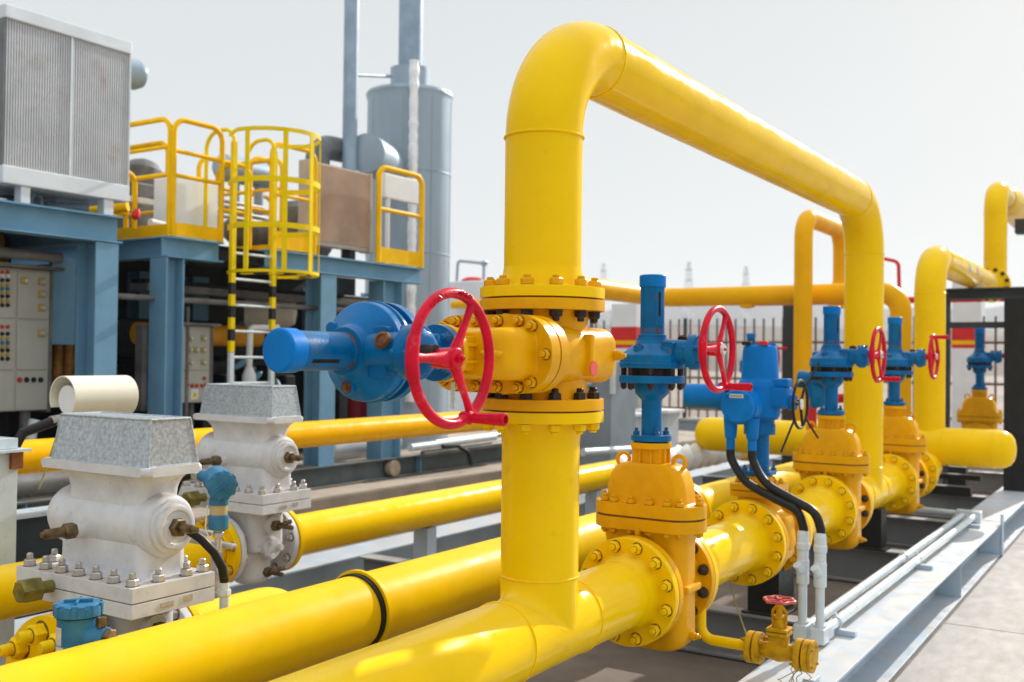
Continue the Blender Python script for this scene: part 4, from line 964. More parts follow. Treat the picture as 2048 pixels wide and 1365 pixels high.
mb = MB(); ibeam_x(mb, 2.30, .16, 2.985, 3.225, -8.9, XF-.19); mb.build('beam', M['frame'], f1)
mb = MB(); mb.box(-9.2, XF-.19, -4, 2.20, 3.15, 3.20); mb.box(-8.6, -6.9, -2, 2.15, 3.20, 3.60, .05); mb.build('deck', M['framedark'], f1)  # second box: dark block added as shade in the gap below the radiator
mb = MB(); mb.tube([(-6.5, -4, 2.84), (-6.5, 2.1, 2.84)], .05, 0, 12); mb.build('rail', M['greysteel'], f1)
mb = MB(); a = at(105, 510, X=-6.75); b = at(150, 690, X=-6.75); mb.box(-6.80, -6.75, a.y, b.y, b.z, 2.86, .004); mb.build('blanking_plate', M['frame'], f1)
sb = thing('base_skid', 'long grey-blue base skid of the compressor packages lying on the concrete plinth', 'steel frame', (-6, 4, .42))
mb = MB(); ibeam_y(mb, XF-.10, .2, .424, .68, -6, 14); mb.build('girder', mat('base_skid_paint', (.10, .13, .145), .5, var=.2, scale=3, dust=TAN, dust_amt=.8), sb)
mb = MB(); p = at(790, 938, X=-5.98); mb.disc((-6.07, p.y, .55), (1, 0, 0), .10, .10, 24, .01); mb.build('blind_cap', mat('tan_cap', (.42, .34, .25), .6, var=.2), sb)
for y in (1.5, 4.2, 7.0, 9.5):
    mb = MB(); mb.box(-6.09, -6.01, y-.006, y+.006, .44, .664); mb.build('stiffener', M['frame'], sb)

# radiator
def finned(mb, x, y0, y1, z0, z1, pitch, depth, vertical=True):
    if vertical:
        n = int((y1-y0)/pitch)
        pr = []
        for i in range(n):
            y = y0+(y1-y0)*i/n; h = (y1-y0)/n
            pr += [(x-depth, y), (x-depth, y+h*.35), (x, y+h*.5), (x, y+h*.85)]
        pr.append((x-depth, y1))
        vs = [(px, py, z) for z in (z0, z1) for px, py in pr]
    else:
        n = int((z1-z0)/pitch); pr = []
        for i in range(n):
            z = z0+(z1-z0)*i/n; h = (z1-z0)/n
            pr += [(x-depth, z), (x-depth, z+h*.35), (x, z+h*.5), (x, z+h*.85)]
        pr.append((x-depth, z1))
        vs = [(px, y, pz) for y in (y0, y1) for px, pz in pr]
    k = len(pr); mb._add(vs, [(i, i+1, k+i+1, k+i) for i in range(k-1)])
rd = thing('radiator', 'big grey finned radiator standing on the blue frame in the top left corner', 'radiator', (-6.3, 1.85, 3.23))
mb = MB(); finned(mb, -6.02, 1.235, 1.835, 3.53, 4.765, .0235, .02); finned(mb, -6.02, 1.865, 2.46, 3.53, 4.765, .0235, .02); mb.build('fins', M['fins'], rd, smooth=False)
mb = MB(); mb.box(-6.6, -6.0, 1.22, 2.47, 4.766, 4.885, .012); mb.build('header', M['finswhite'], rd)
mb = MB(); mb.box(-6.6, -6.0, 1.22, 2.47, 3.375, 3.529, .012); mb.build('header', M['finswhite'], rd)
mb = MB(); mb.box(-6.08, -6.008, 1.84, 1.862, 3.53, 4.765, .003); mb.build('divider', M['finswhite'], rd)
for y in (1.225, 2.463):
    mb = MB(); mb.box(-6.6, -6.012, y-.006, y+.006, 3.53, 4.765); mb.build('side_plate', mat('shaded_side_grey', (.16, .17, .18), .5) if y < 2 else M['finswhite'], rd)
mb = MB(); mb.box(-6.55, -6.06, 1.24, 2.45, 3.53, 4.765); mb.build('core', M['greysteel'], rd)
for y0, y1 in ((1.40, 1.485), (2.21, 2.31)):
    mb = MB(); mb.box(-6.12, -6.02, y0, y1, 3.232, 3.374, .004); mb.build('foot', M['finswhite'], rd)
mb = MB()
for y in (1.42, 1.62, 2.05): mb.torus((-6.25, y, 4.885), (0, 1, .0), .06, .02, 20, 8)
mb.build('lifting_eye', M['finswhite'], rd)
mu = thing('exhaust_muffler', 'grey rounded cylinder end peeping out behind the right side of the big radiator', 'muffler', tuple(at(268, 150, X=-7.4)))
p = at(262, 148, X=-7.4); mb = MB(); mb.lathe([(-.9, .17), (.05, .17), (.13, .13), (.16, 0)], (p.x, p.y, p.z), (.2, 1, 0), 28); mb.build('shell', M['stack'], mu)
en = thing('engine', 'dark engine block with dull ochre covers inside the left blue frame', 'engine', (-7.6, 0, .7))
mb = MB(); mb.box(-8.4, -7.15, -3, 2.05, .7, 3.10, .08)
for i in range(8): mb.box(-7.2, -7.0, -2.6+i*.55, -2.25+i*.55, 1.1, 2.4, .05)
mb.build('block', M['framedark'], en)  # block enlarged in near-black to fill the frame with shade
mb = MB(); mb.box(-7.3, -7.05, 1.45, 1.95, 1.6, 2.9, .05); mb.cyl((-7.2, 1.2, 3.0), (-7.2, 1.9, 3.0), .12, 16); mb.build('cover', M['brownoch'], en)
mb = MB(); mb.tube([(-6.75, -2, 3.28), (-6.75, 1.7, 3.30)], .06, 0, 12); mb.lathe([(0, .10), (.3, .12), (.32, .06)], (-6.6, 1.75, 3.30), (0, 1, 0), 18); mb.build('pipe', M['stackrust'], en)
sx_ = thing('fan_duct', 'dark ring and pipe under the big radiator', 'duct', (-6.8, 1.9, 3.25))
mb = MB(); mb.torus((-6.4, 1.78, 3.31), (1, .3, 0), .07, .02, 24, 8); mb.tube([(-6.5, 1.95, 3.30), (-6.3, 2.25, 3.31)], .05, 0, 14); mb.build('pipe', M['stackrust'], sx_)

# control cabinet
cc = thing('control_cabinet', 'cream control cabinet with rows of coloured buttons at the left edge', 'cabinet', (-6.8, 1.5, 1.42))
XC = -6.6
def yz(px, py, X=XC): p = at(px, py, X=X); return p.y, p.z
yA = yz(95, 700)[0]; yB = yz(31, 700)[0]; yC = yz(-60, 700)[0]
zt = 2.72; zb = 1.42; z1_, z2_ = yz(60, 640)[1], yz(60, 742)[1]
mb = MB(); mb.box(XC-.35, XC-.012, yC-.4, yA+.02, zb, zt, .01); mb.build('body', M['cream'], cc)
mb = MB(); mb.box(XC-.38, XC-.02, yA+.022, yA+.06, zb-.02, zt+.0, .004); mb.build('side_frame', M['greysteel'], cc)
mb = MB(); mb.box(XC-.4, XC+.10, yC-.4, yA+.10, zt+.002, zt+.035, .004); mb.build('canopy', M['greysteel'], cc)
for (y0, y1) in ((yC, yB-.012), (yB+.012, yA)):
    for (za, zc) in ((z1_+.01, zt-.02), (z2_+.012, z1_-.01), (zb+.01, z2_-.012)):
        mb = MB(); mb.prism(rrect(y0, y1, za, zc, .012, 3), 'x', XC-.010, XC, .003)
        d = mb.build('door', M['cream'], cc)
        lib = 'whole'
def button(px, py, r, m, par, X=XC, plate=False):
    y, z = yz(px, py, X)
    if plate:
        mb = MB(); mb.box(X, X+.012, y-r, y+r, z-r, z+r, .003); mb.build('switch_plate', M['btn_yellow'], par)
        mb = MB(); mb.lathe([(0, r*.55), (.03, r*.45), (.03, 0)], (X+.012, y, z), (1, 0, 0), 14); mb.build('knob', M['silver'], par)
    else:
        mb = MB(); mb.lathe([(0, r*1.2), (.006, r*1.2), (.006, r), (.018, r*.9), (.018, 0)], (X, y, z), (1, 0, 0), 14); mb.build('push_button', m, par)
for px in (4, 15):
    for py, m in ((545, 'btn_red'), (552, 'btn_white'), (561, 'btn_black'), (571, 'btn_yellow'), (578, 'tblue'), (586, 'btn_yellow'), (593, 'btn_black'), (603, 'btn_yellow'), (611, 'btn_black'),
                  (654, 'btn_red'), (668, 'btn_black'), (678, 'btn_yellow'), (686, 'tblue'), (694, 'btn_yellow'), (701, 'btn_black'), (710, 'btn_yellow'), (718, 'btn_black')):
        button(px, py, .016, M[m], cc)
for px, py in ((48, 562), (83, 564), (83, 589), (83, 616), (82, 667)): button(px, py, .035, None, cc, plate=True)
for px, m in ((39, 'btn_red'), (53, 'btn_black'), (67, 'btn_black'), (81, 'btn_black')): button(px, 760, .021, M[m], cc)
for y in (.9, 1.9):
    mb = MB(); mb.tube([(-6.7, y, 1.42), (-6.7, y, .43)], .05, 0, 14); mb.build('leg', M['greysteel'], cc)
mb = MB(); mb.tube([at(70, 840, X=-6.4), at(62, 870, X=-6.4), at(55, 960, X=-6.4)], .05, .2, 12); tag(mb.build('conduit', M['conduit']), 'pale conduit hanging under the cream control cabinet', 'conduit')

# frame 2 with platform
f2 = thing('equipment_platform', 'blue steel platform frame carrying the yellow railings and the brown cooler', 'steel frame', (-7.2, 5, .68))
mb = MB(); ibeam_y(mb, XF-.09, .18, 2.905, 3.11, 2.91, 3.62); mb.build('beam', M['frame'], f2)
mb = MB(); ibeam_y(mb, XF-.09, .18, 2.905, 3.11, 4.27, 7.02); mb.build('beam', M['frame'], f2)
mb = MB(); ibeam_y(mb, XF-.09-.06, .1, 2.93, 3.09, 3.62, 4.27); mb.build('beam', M['framedark'], f2)
mb = MB(); ibeam_x(mb, 2.99, .16, 2.905, 3.108, -9, XF-.185); mb.build('beam', M['frame'], f2)
for y0, y1, fc in ((2.91, 3.13, 'y'), (5.08, 5.34, 'x'), (6.20, 6.58, 'y')):
    mb = MB(); hcol(mb, XF-.26, XF-.012, y0, y1, .66, 2.90, fc); mb.build('column', M['frame'], f2)
for px in (285, 391, 630, 745):
    p = at(px, 600, X=-7.85); mb = MB(); hcol(mb, -7.98, -7.75, p.y-.12, p.y+.12, .66, 2.90); mb.build('column', M['frame'], f2)
mb = MB(); mb.box(-9, XF-.19, 3.08, 7.0, 3.06, 3.10); mb.build('deck', M['greysteel'], f2)
mb = MB(); mb.tube([(-6.2, 2.4, 2.50), (-6.2, 7.0, 2.52)], .03, 0, 12); mb.tube([(-6.4, 3.5, 2.45), (-6.4, 3.5, .68)], .02, 0, 8); mb.build('rail', M['greysteel'], f2)
mb = MB(); mb.box(-9.3, -9.2, -4, 9.3, .42, 3.24); mb.build('shade_backdrop', M['framedark'], f2)  # dark sheet added so the space under the platform reads as shade
mb = MB(); mb.box(-8.06, -8.0, 3.15, 6.9, .68, 3.05); mb.build('shade_panel', M['framedark'], f2)  # closer dark sheet, added in place of the shade behind the ladder
e2 = thing('engine', 'dark compressor machinery behind the ladder under the platform', 'engine', (-7.6, 5, .7))
mb = MB(); mb.box(-8.3, -7.1, 3.4, 6.7, .7, 1.9, .1); mb.box(-8.1, -7.3, 3.0, 5.0, 1.9, 2.35, .1)
for i in range(10): mb.box(-7.12, -6.9, 3.5+i*.32, 3.68+i*.32, .9+random.uniform(0, .3), 1.5+random.uniform(0, .4), .03)
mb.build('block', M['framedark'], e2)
mb = MB(); mb.box(-7.8, -7.0, 2.35, 2.95, 1.5, 2.75, .15); 
for i in range(5): mb.tube([(-7.0, 2.4+i*.12, 1.5), (-6.95, 2.4+i*.12, 2.6)], .04, 0, 10)
mb.build('cover', M['brownoch'], e2)
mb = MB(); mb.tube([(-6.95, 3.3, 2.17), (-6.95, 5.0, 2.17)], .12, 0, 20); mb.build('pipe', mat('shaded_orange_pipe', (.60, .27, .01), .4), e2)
mb = MB(); p = at(590, 625, X=-7.0); mb.lathe([(-.6, .20), (-.1, .20), (0, .15), (.03, 0)], (-7.1, p.y+.1, p.z), (.6, .5, 0), 24); mb.build('filter', M['beige'], e2)
for i in range(28):
    px, py = random.uniform(455, 620), random.uniform(690, 825); p = at(px, py, X=-6.75+random.uniform(-.2, .1))
    if i % 4: continue
    mb = MB(); mb.lathe([(0, .03), (.08, .045), (.16, .03), (.2, .0)], p, (random.uniform(-1, 1), random.uniform(-1, 1), random.uniform(-.3, 1)), 12)
    mb.build('fitting', M[random.choice(['greysteel', 'stackrust', 'zinc', 'rusty', 'frame'])], e2)
rv_ = thing('filter_vessel', 'dark red filter vessel showing below the blue gearbox of the riser valve', 'vessel', tuple(at(735, 830, X=-6.6)))
p = at(718, 800, X=-6.6); q = at(762, 815, X=-6.6)
mb = MB(); mb.lathe([(-.25, 0), (-.25, .15), (.12, .15), (.18, .10), (.2, 0)], p, (0, 0, 1), 24); mb.build('shell', mat('dark_red_paint', (.25, .012, .02), .4), rv_)
mb = MB(); mb.lathe([(-.3, .09), (.15, .09), (.2, 0)], q, (0, 0, 1), 20); mb.tube([p, q], .05, 0, 12); mb.build('pipe', M['redflat'], rv_)
ww = thing('pipe_set', 'white frosted pipe with a valve bulge behind the foot of the ladder', 'pipe', tuple(at(498, 820, X=-6.3)))
mb = MB(); a, b, c = at(556, 655, X=-6.3), at(500, 656, X=-6.3), at(496, 835, X=-6.3); mb.tube([a, b, c], .035, .05, 14)
d = at(498, 760, X=-6.3); mb.lathe([(-.14, .04), (-.05, .075), (.05, .075), (.14, .04)], d, (0, 0, 1), 18); mb.build('pipe', M['whiteclean'], ww)
gt = thing('tank', 'pale horizontal tank lying low behind the far pipe, right of the third blue column', 'tank', (-6.9, 6, .7))
p = at(715, 895, X=-6.7); mb = MB(); mb.lathe([(-.5, 0), (-.48, .12), (-.4, .18), (.9, .18), (.98, .1), (1, 0)], (-6.7, p.y-.2, p.z+.03), (0, 1, 0), 28); mb.cyl((-6.5, p.y+.1, p.z), (-6.5, p.y+.1, p.z-.15), .05, 12); mb.build('shell', M['finswhite'], gt)
# low clutter on the base skid further right
for i, (px, py, r) in enumerate(((880, 888, .05), (930, 878, .04), (905, 900, .04))):
    a = at(px-60, py+8, X=-5.9); b = at(px+110, py-14, X=-5.9)
    mb = MB(); mb.tube([a, b], r, 0, 12); tag(mb.build('pipe', [M['conduit'], M['zinc'], M['greysteel']][i]), ['upper', 'middle', 'lower'][i]+' of three pale pipes lying on the base skid left of the front riser', 'pipe', 'pale pipes on the base skid')
mb = MB(); mb.sweep([at(885, 893, X=-5.8), at(915, 892, X=-5.75), at(936, 905, X=-5.7), at(942, 930, X=-5.7)], .03, 10); tag(mb.build('cable', M['black']), 'black cable arching over the base skid left of the front riser', 'cable')

# second cabinet
c2 = thing('control_cabinet', 'small cream switch cabinet with a yellow warning triangle, right of the second blue column', 'cabinet', (-6.5, 3.65, 1.4))
X2 = -6.4
ya, yb = yz(362, 700, X2)[0], yz(418, 700, X2)[0]; za, zc = yz(390, 806, X2)[1], yz(390, 652, X2)[1]; zm = yz(390, 742, X2)[1]
mb = MB(); mb.box(X2-.28, X2-.01, ya-.02, yb+.02, za, zc, .01); mb.build('body', M['cream'], c2)
mb = MB(); mb.box(X2-.3, X2-.02, yb+.022, yb+.075, za-.02, zc, .004); mb.build('side_frame', M['greysteel'], c2)
mb = MB(); mb.box(X2-.3, X2+.06, ya-.05, yb+.11, zc+.002, zc+.03, .004); mb.build('canopy', M['greysteel'], c2)
for z0, z1 in ((zm+.008, zc-.01), (za+.008, zm-.008)):
    mb = MB(); mb.prism(rrect(ya, yb, z0, z1, .012, 3), 'x', X2-.010, X2, .003); mb.build('door', M['cream'], c2)
for px, py in ((379, 677), (406, 677), (379, 700), (391, 700), (406, 700), (379, 725), (406, 725)): button(px, py, .030, None, c2, X2, True)
for px, py in ((373, 757), (408, 757), (375, 770), (384, 772), (393, 772), (403, 772), (411, 770)): button(px, py, .018, M['btn_red'], c2, X2)
y_, z_ = yz(389, 789, X2)
mb = MB(); mb.prism(rrect(y_-.05, y_+.05, z_-.055, z_+.055, .006, 3), 'x', X2, X2+.003); so = mb.build('sign_plate', M['btn_white'], c2)
mb = MB(); mb.prism([(y_-.04, z_-.035), (y_+.04, z_-.035), (y_, z_+.035)], 'x', X2+.003, X2+.005); tri = mb.build('warning_triangle', M['yellowsign'], so)
mb = MB(); mb.prism([(y_+.002, z_+.018), (y_-.010, z_-.008), (y_+.001, z_-.005), (y_-.004, z_-.027), (y_+.011, z_+.002), (y_+.001, z_-.0)], 'x', X2+.005, X2+.0065); mb.build('lightning_mark', M['btn_black'], so)
for y in (ya+.1, yb-.1):
    mb = MB(); mb.tube([(X2-.15, y, za), (X2-.15, y, .43)], .03, 0, 14); mb.build('leg', M['greysteel'], c2)
t = thing('junction_box', 'narrow grey junction box left of the second blue column', 'box', (-6.3, 2.7, 1.5))
a = at(286, 650, X=-6.3); b = at(314, 822, X=-6.3); mb = MB(); mb.box(-6.42, -6.3, a.y, b.y, b.z, a.z, .012); mb.build('body', M['greysteel'], t)
mb = MB(); mb.box(-6.30, -6.292, a.y+.02, b.y-.02, b.z+.03, a.z-.03, .003); mb.build('door', M['greysteel'], t)

# railings
def rail_panel(label, P0, P1, z0, zt, mid, toe=.16, r=.027, bend=.14, closed=True, m='rail', mids=True):
    P0 = Vector(P0); P1 = Vector(P1)
    t = thing('railing', label, 'railing', tuple((P0+P1)/2)[:2]+(z0,), 'yellow platform railings')
    mb = MB(); mb.tube([(P0.x, P0.y, z0), (P0.x, P0.y, zt), (P1.x, P1.y, zt), (P1.x, P1.y, z0)], r, bend, 12); mb.build('hoop_rail', M[m], t)
    if mids:
        mb = MB()
        for z in mid: mb.cyl((P0.x, P0.y, z), (P1.x, P1.y, z), r*.8, 10)
        mb.build('mid_rail', M[m], t)
    if toe:
        d = (P1-P0).normalized(); n = Vector((-d.y, d.x)); mb = MB()
        q = [P0+n*.008, P1+n*.008, P1-n*.008, P0-n*.008]
        mb.prism([(v.x, v.y) for v in q], 'z', z0+.01, z0+toe); mb.build('toe_board', M[m], t)
    return t
ZP = 3.115
rail_panel('yellow railing on the platform edge beside the big radiator', (-6.06, 2.97), (-7.6, 2.97), ZP, 4.28, (3.72, 4.0), .12)
rail_panel('yellow railing facing the camera, left of the ladder cage', (-6.03, 2.99), (-6.03, 3.60), ZP, 4.28, (3.72, 3.96), .14)
rail_panel('yellow railing on the far side of the platform behind the ladder cage', (-8.6, 3.6), (-8.6, 6.8), ZP, 4.2, (3.72, 3.96), .14)
rail_panel('narrow arched yellow railing seen behind the left hoops of the ladder cage', (-7.0, at(500, 400, X=-7.0).y), (-7.0, at(545, 400, X=-7.0).y), ZP, 4.32, (3.7,), 0)
rail_panel('yellow railing panel right of the ladder, behind the cage', (-6.03, 4.30), (-6.03, 4.98), ZP, 4.28, (3.72,), .20)
rail_panel('yellow railing gate at the right end of the platform in front of the tall silencer', (-6.03, 6.10), (-6.03, 6.97), ZP, 4.31, (3.785,), .20, r=.036)
rail_panel('yellow railing across the platform just left of the brown cooler', (-6.5, 4.92), (-7.6, 4.92), ZP, 4.25, (3.5, 3.9), .14)
rail_panel('yellow railing across the platform behind the white panel box', (-6.9, 3.62), (-7.9, 3.62), ZP, 4.25, (3.5, 3.9), .14)
rail_panel('short yellow railing behind the ladder cage, in front of the pale pipe runs', (-6.85, 4.0), (-6.85, 4.75), ZP, 4.15, (3.6,), .0)
pn = thing('cabinet', 'white panel box standing on the platform behind the yellow railing', 'cabinet', (-6.5, 3.3, ZP))
a = at(352, 345, X=-6.45); b = at(437, 345, X=-6.45); mb = MB(); mb.box(-6.8, -6.45, a.y, b.y, ZP, 3.80, .01); mb.build('body', mat('cool_white_paint', (.80, .86, .92), .4, var=.03), pn)
pn = thing('box', 'small white tilted box behind the top of the right yellow gate', 'box', (-6.6, 6.5, 3.1))
a = at(770, 345, X=-6.5); b = at(838, 410, X=-6.5); mb = MB(); mb.box(-6.56, -6.5, a.y, b.y, b.z, a.z, .02); mb.cyl((-6.53, a.y+.1, ZP), (-6.53, a.y+.1, b.z+.01), .03, 10); mb.build('body', M['whiteclean'], pn)
rail_panel('low yellow rail with rounded top deep behind the gap beside the big radiator', (-7.5, 2.98), (-7.5, 3.55), ZP, 3.95, (3.5,), 0)
t = thing('pump', 'dark pump with a round flange on the platform beside the big radiator', 'pump', (-6.9, 2.75, ZP))
mb = MB(); mb.lathe([(0, 0), (0, .14), (.06, .14), (.08, .09), (.3, .10), (.34, 0)], (-6.95, 2.50, ZP+.17), (.5, 1, 0), 20, .006); mb.box(-7.1, -6.75, 2.45, 2.85, ZP, ZP+.06, .01); mb.build('casing', M['framedark'], t)
mb = MB(); mb.tube([(-6.9, 2.62, ZP+.2), (-6.9, 2.62, ZP+.75), (-7.4, 2.9, ZP+.75)], .05, .08, 14); mb.build('pipe', M['greysteel'], t)
t = thing('cable_tray', 'dark cable tray running under the platform beam behind the ladder', 'tray', (-6.9, 5, 2.7))
mb = MB(); mb.box(-7.1, -6.8, 3.3, 6.9, 2.62, 2.70, .005); mb.build('tray', M['greysteel'], t)
for k in range(3):
    mb = MB(); mb.tube([(-7.05+.1*k, 3.3, 2.73), (-7.05+.1*k, 6.9, 2.73)], .022, 0, 14); mb.build('cable', M['black'], t)
vt = thing('valve_cluster', 'small red and white fittings on the platform beside the big radiator', 'fitting', (-6.8, 2.65, ZP))
mb = MB(); mb.tube([(-6.9, 2.45, 3.32), (-6.4, 2.75, 3.40)], .05, 0, 12); mb.tube([(-6.5, 2.6, 3.2), (-6.5, 2.6, 3.75), (-6.5, 2.9, 3.75), (-6.5, 2.9, 3.2)], .03, .1, 10); mb.build('pipe', M['rail'], vt)
mb = MB(); p = at(272, 430, X=-6.3); mb.lathe([(-.05, .02), (-.02, .04), (.02, .04), (.06, .02)], p, (0, .3, 1), 14); mb.build('valve', M['redflat'], vt)
mb = MB(); p = at(300, 445, X=-6.35); mb.tube([p, p+Vector((0, .25, -.02))], .04, 0, 14); mb.build('fitting', M['whiteclean'], vt)
mb = MB(); p = at(275, 400, X=-6.5); mb.box(p.x-.1, p.x, p.y-.1, p.y+.2, p.z-.03, p.z+.03, .01); mb.build('fitting', M['whiteclean'], vt)
t = thing('tank', 'blue-grey horizontal tank lying behind the ladder cage on the platform', 'tank', tuple(at(480, 340, X=-7.6)))
p = at(470, 340, X=-7.6); mb = MB(); mb.lathe([(-.30, 0), (-.28, .1), (-.2, .17), (.55, .17), (.62, .1), (.64, 0)], p, (0, 1, 0), 24); mb.cyl(p, (p.x, p.y, ZP), .06, 12); mb.cyl((p.x, p.y+.4, p.z), (p.x, p.y+.4, ZP), .06, 12); mb.build('shell', M['stack'], t)
t = thing('tank', 'dark horizontal cylinder lying low behind the ladder cage', 'tank', tuple(at(560, 460, X=-7.4)))
p = at(475, 465, X=-7.4); mb = MB(); mb.lathe([(-.2, 0), (-.15, .12), (0, .2), (1.5, .2), (1.6, .1), (1.62, 0)], (p.x, p.y, p.z+.02), (0, 1, 0), 24); mb.build('shell', M['greysteel'], t)
t = thing('tank', 'dark grey upright drum behind the right side of the ladder cage', 'tank', tuple(at(600, 430, X=-7.2)))
p = at(598, 440, X=-7.2); mb = MB(); mb.lathe([(0, 0), (0, .24), (.72, .24), (.80, .18), (.84, 0)], (p.x, p.y, ZP), (0, 0, 1), 28); mb.build('shell', M['greysteel'], t)
t = thing('machine', 'dark rounded machine top peeping between the radiator and the yellow railing', 'machine', tuple(at(285, 320, X=-7.8)))
p = at(285, 340, X=-7.8); mb = MB(); mb.lathe([(-.3, .22), (0, .22), (.07, .17), (.10, .12), (.14, 0)], p, (0, .1, 1), 18); mb.box(p.x-.3, p.x+.3, p.y-.3, p.y+.3, ZP, p.z-.2, .04); mb.build('shell', M['greysteel'], t)
t = thing('pipe_rack', 'pale pipe runs and fittings behind the ladder cage', 'pipe', (-7.3, 4.2, ZP))
mb = MB()
for k in range(4): mb.tube([(-7.1, 4.15+.08*k, ZP), (-7.1, 4.15+.08*k, 3.75-.06*k), (-7.1, 5.2, 3.75-.06*k)], .022, .06, 8)
mb.build('pipe', M['zinc'], t)

# caged ladder
ld = thing('caged_ladder', 'lemon-yellow caged ladder with black striped foot against the platform', 'ladder', (-5.95, 3.95, .7))
ya, yb = 3.67, 4.24; XL = -5.93
gy = MB()
for y in (ya, yb):
    yl = MB()
    lg_ = MB(); lg_.box(XL-.02, XL+.02, y-.028, y+.028, .68, 1.98, .003); lg_.build('stile_foot', M['conduit'], ld)
    yl.box(XL-.022, XL+.022, y-.03, y+.03, 1.982, 4.16, .004)
    sto = yl.build('stile', M['lemon'], ld)
    al = MB(); al.tube([(XL, y, 4.15), (XL, y, 4.30), (XL-.42, y, 4.30), (XL-.42, y, 3.12)], .022, .19, 10); al.build('stile_hoop', M['lemon'], ld)
    for k in range(3):
        z = 2.10+.24*k; bk = MB(); bk.box(XL-.0235, XL+.0235, y-.0315, y+.0315, z, z+.12); bk.build('black_stripe', M['btn_black'], sto)
for i in range(12):
    z = .85+.27*i
    if z > 3.1: break
    gy.cyl((XL, ya, z), (XL, yb, z), .014, 8)
bk_z = 2.80
def hoop(mb, z, w=.05, th=.012, rr=.52, tilt=0.):
    yc = (ya+yb)/2; pts = []
    half = (yb-ya)/2+.06
    pts.append((XL, yc-half))
    for i in range(25):
        a = -PI/2+PI*i/24; pts.append((XL+.26+rr*math.cos(a)*.95, yc+(half+.13)*math.sin(a)))
    pts.append((XL, yc+half))
    vs = []
    for k, (x, y) in enumerate(pts):
        a = Vector((x, y)); p = Vector(pts[max(k-1, 0)]); q = Vector(pts[min(k+1, len(pts)-1)]); d = (q-p).normalized(); n = Vector((d.y, -d.x))*th
        for dx, dz in ((0, -w/2), (0, w/2), (1, w/2), (1, -w/2)): vs.append((x+n.x*dx, y+n.y*dx, z+dz))
    m = len(pts); fs = []
    for k in range(m-1):
        for j in range(4): fs.append((4*k+j, 4*k+(j+1) % 4, 4*k+4+(j+1) % 4, 4*k+4+j))
    fs += [(0, 1, 2, 3), (4*m-4, 4*m-3, 4*m-2, 4*m-1)]
    mb._add(vs, fs); return pts
cg = MB()
for z, w in ((2.80, .03), (3.26, .055), (3.72, .055), (4.22, .04)): pp = hoop(cg, z, w)
for i in (3, 9, 14, 19, 23):
    x, y = pp[i]; q = Vector((pp[i+1][0]-pp[i-1][0], pp[i+1][1]-pp[i-1][1])).normalized()
    w = .025
    cg.prism([(x-q.x*w, y-q.y*w), (x+q.x*w, y+q.y*w), (x+q.x*w+q.y*.012, y+q.y*w-q.x*.012), (x-q.x*w+q.y*.012, y-q.y*w-q.x*.012)], 'z', 2.79, 4.24)
gy.build('rung', M['conduit'], ld)
co_ = cg.build('cage', M['lemon'], ld)
for i in range(9):
    a = -PI/2+PI*i/9; b = -PI/2+PI*(i+1)/9; yc = (ya+yb)/2
    q = [(XL+.24+r_*math.cos(t_)*.95, yc+(.34+(r_-.52)*.5+.07)*math.sin(t_)) for r_, t_ in ((.50, a), (.50, b), (.36, b), (.36, a))]
    sm_ = MB(); sm_.prism(q, 'z', 2.772, 2.782); sm_.build('black_stripe' if i % 2 else 'yellow_stripe', M['btn_black'] if i % 2 else M['lemon'], co_)

# brown cooler
br = thing('cooler', 'brown finned air cooler on the platform between the ladder cage and the right gate', 'cooler', (-6.5, 5.5, ZP))
mb = MB(); finned(mb, -6.15, 5.06, 6.08, 3.30, 4.20, .026, .018, False); mb.build('fins', M['brownfins'], br, smooth=False)
mb = MB(); mb.box(-6.32, -6.155, 5.0, 5.055, 3.24, 4.23, .006); mb.box(-6.32, -6.155, 6.082, 6.13, 3.24, 4.23, .006); mb.box(-6.30, -6.17, 5.05, 6.08, 3.25, 4.22); mb.build('frame', mat('pale_brown_frame', (.44, .38, .34), .5, var=.1), br)
for y in (5.2, 5.8): 
    mb = MB(); mb.box(-6.31, -6.18, y-.05, y+.05, ZP-.01, 3.25); mb.build('foot', M['framedark'], br)

# silencer stack
X0 = -9.0
pc = at(817, 400, X=X0); yc = pc.y; rs = .735
sk2 = thing('silencer', 'tall grey exhaust silencer tower with a collar and chimney pipe', 'silencer', (X0, yc, .4))
zt = at(817, 192, X=X0).z
mb = MB(); mb.lathe([(.4, 0), (.4, rs), (zt-.12, rs), (zt-.02, rs+.03), (zt+.03, rs+.01), (zt+.10, .35), (zt+.11, 0)], (X0, yc, 0), (0, 0, 1), 56); mb.build('shell', M['stack'], sk2)
z1, z2 = at(817, 185, X=X0).z, at(817, 138, X=X0).z
mb = MB(); mb.lathe([(z1-.03, .28), (z1+.02, .335), (z2, .345), (z2+.01, .2)], (X0, yc, 0), (0, 0, 1), 40); mb.build('collar', M['stack'], sk2)
mb = MB(); mb.lathe([(z2, .21), (z2+4, .21)], (X0, yc, 0), (0, 0, 1), 36); mb.build('chimney', M['stackrust'], sk2)
for z in (zt-1.4, zt-2.8):
    mb = MB(); mb.torus((X0, yc, z), (0, 0, 1), rs, .012, 56, 6); mb.build('weld_seam', M['stack'], sk2)
for a in (-110, -60, -20, 25):
    mb = MB(); mb.cyl((X0+rs*math.cos(R(a)), yc+rs*math.sin(R(a)), .5), (X0+rs*math.cos(R(a)), yc+rs*math.sin(R(a)), zt-.13), .010, 6); mb.build('plate_seam', M['stack'], sk2)
pe = at(742, 305, X=-8.3); mb = MB(); mb.lathe([(0, .31), (.9, .31)], (pe.x-.1, pe.y, pe.z), Vector((X0-pe.x, yc-pe.y, 0)), 36); mb.lathe([(-.04, 0), (0, .31)], (pe.x-.1, pe.y, pe.z), Vector((X0-pe.x, yc-pe.y, 0)), 36); mb.build('inlet_drum', M['stack'], sk2)
mb = MB()
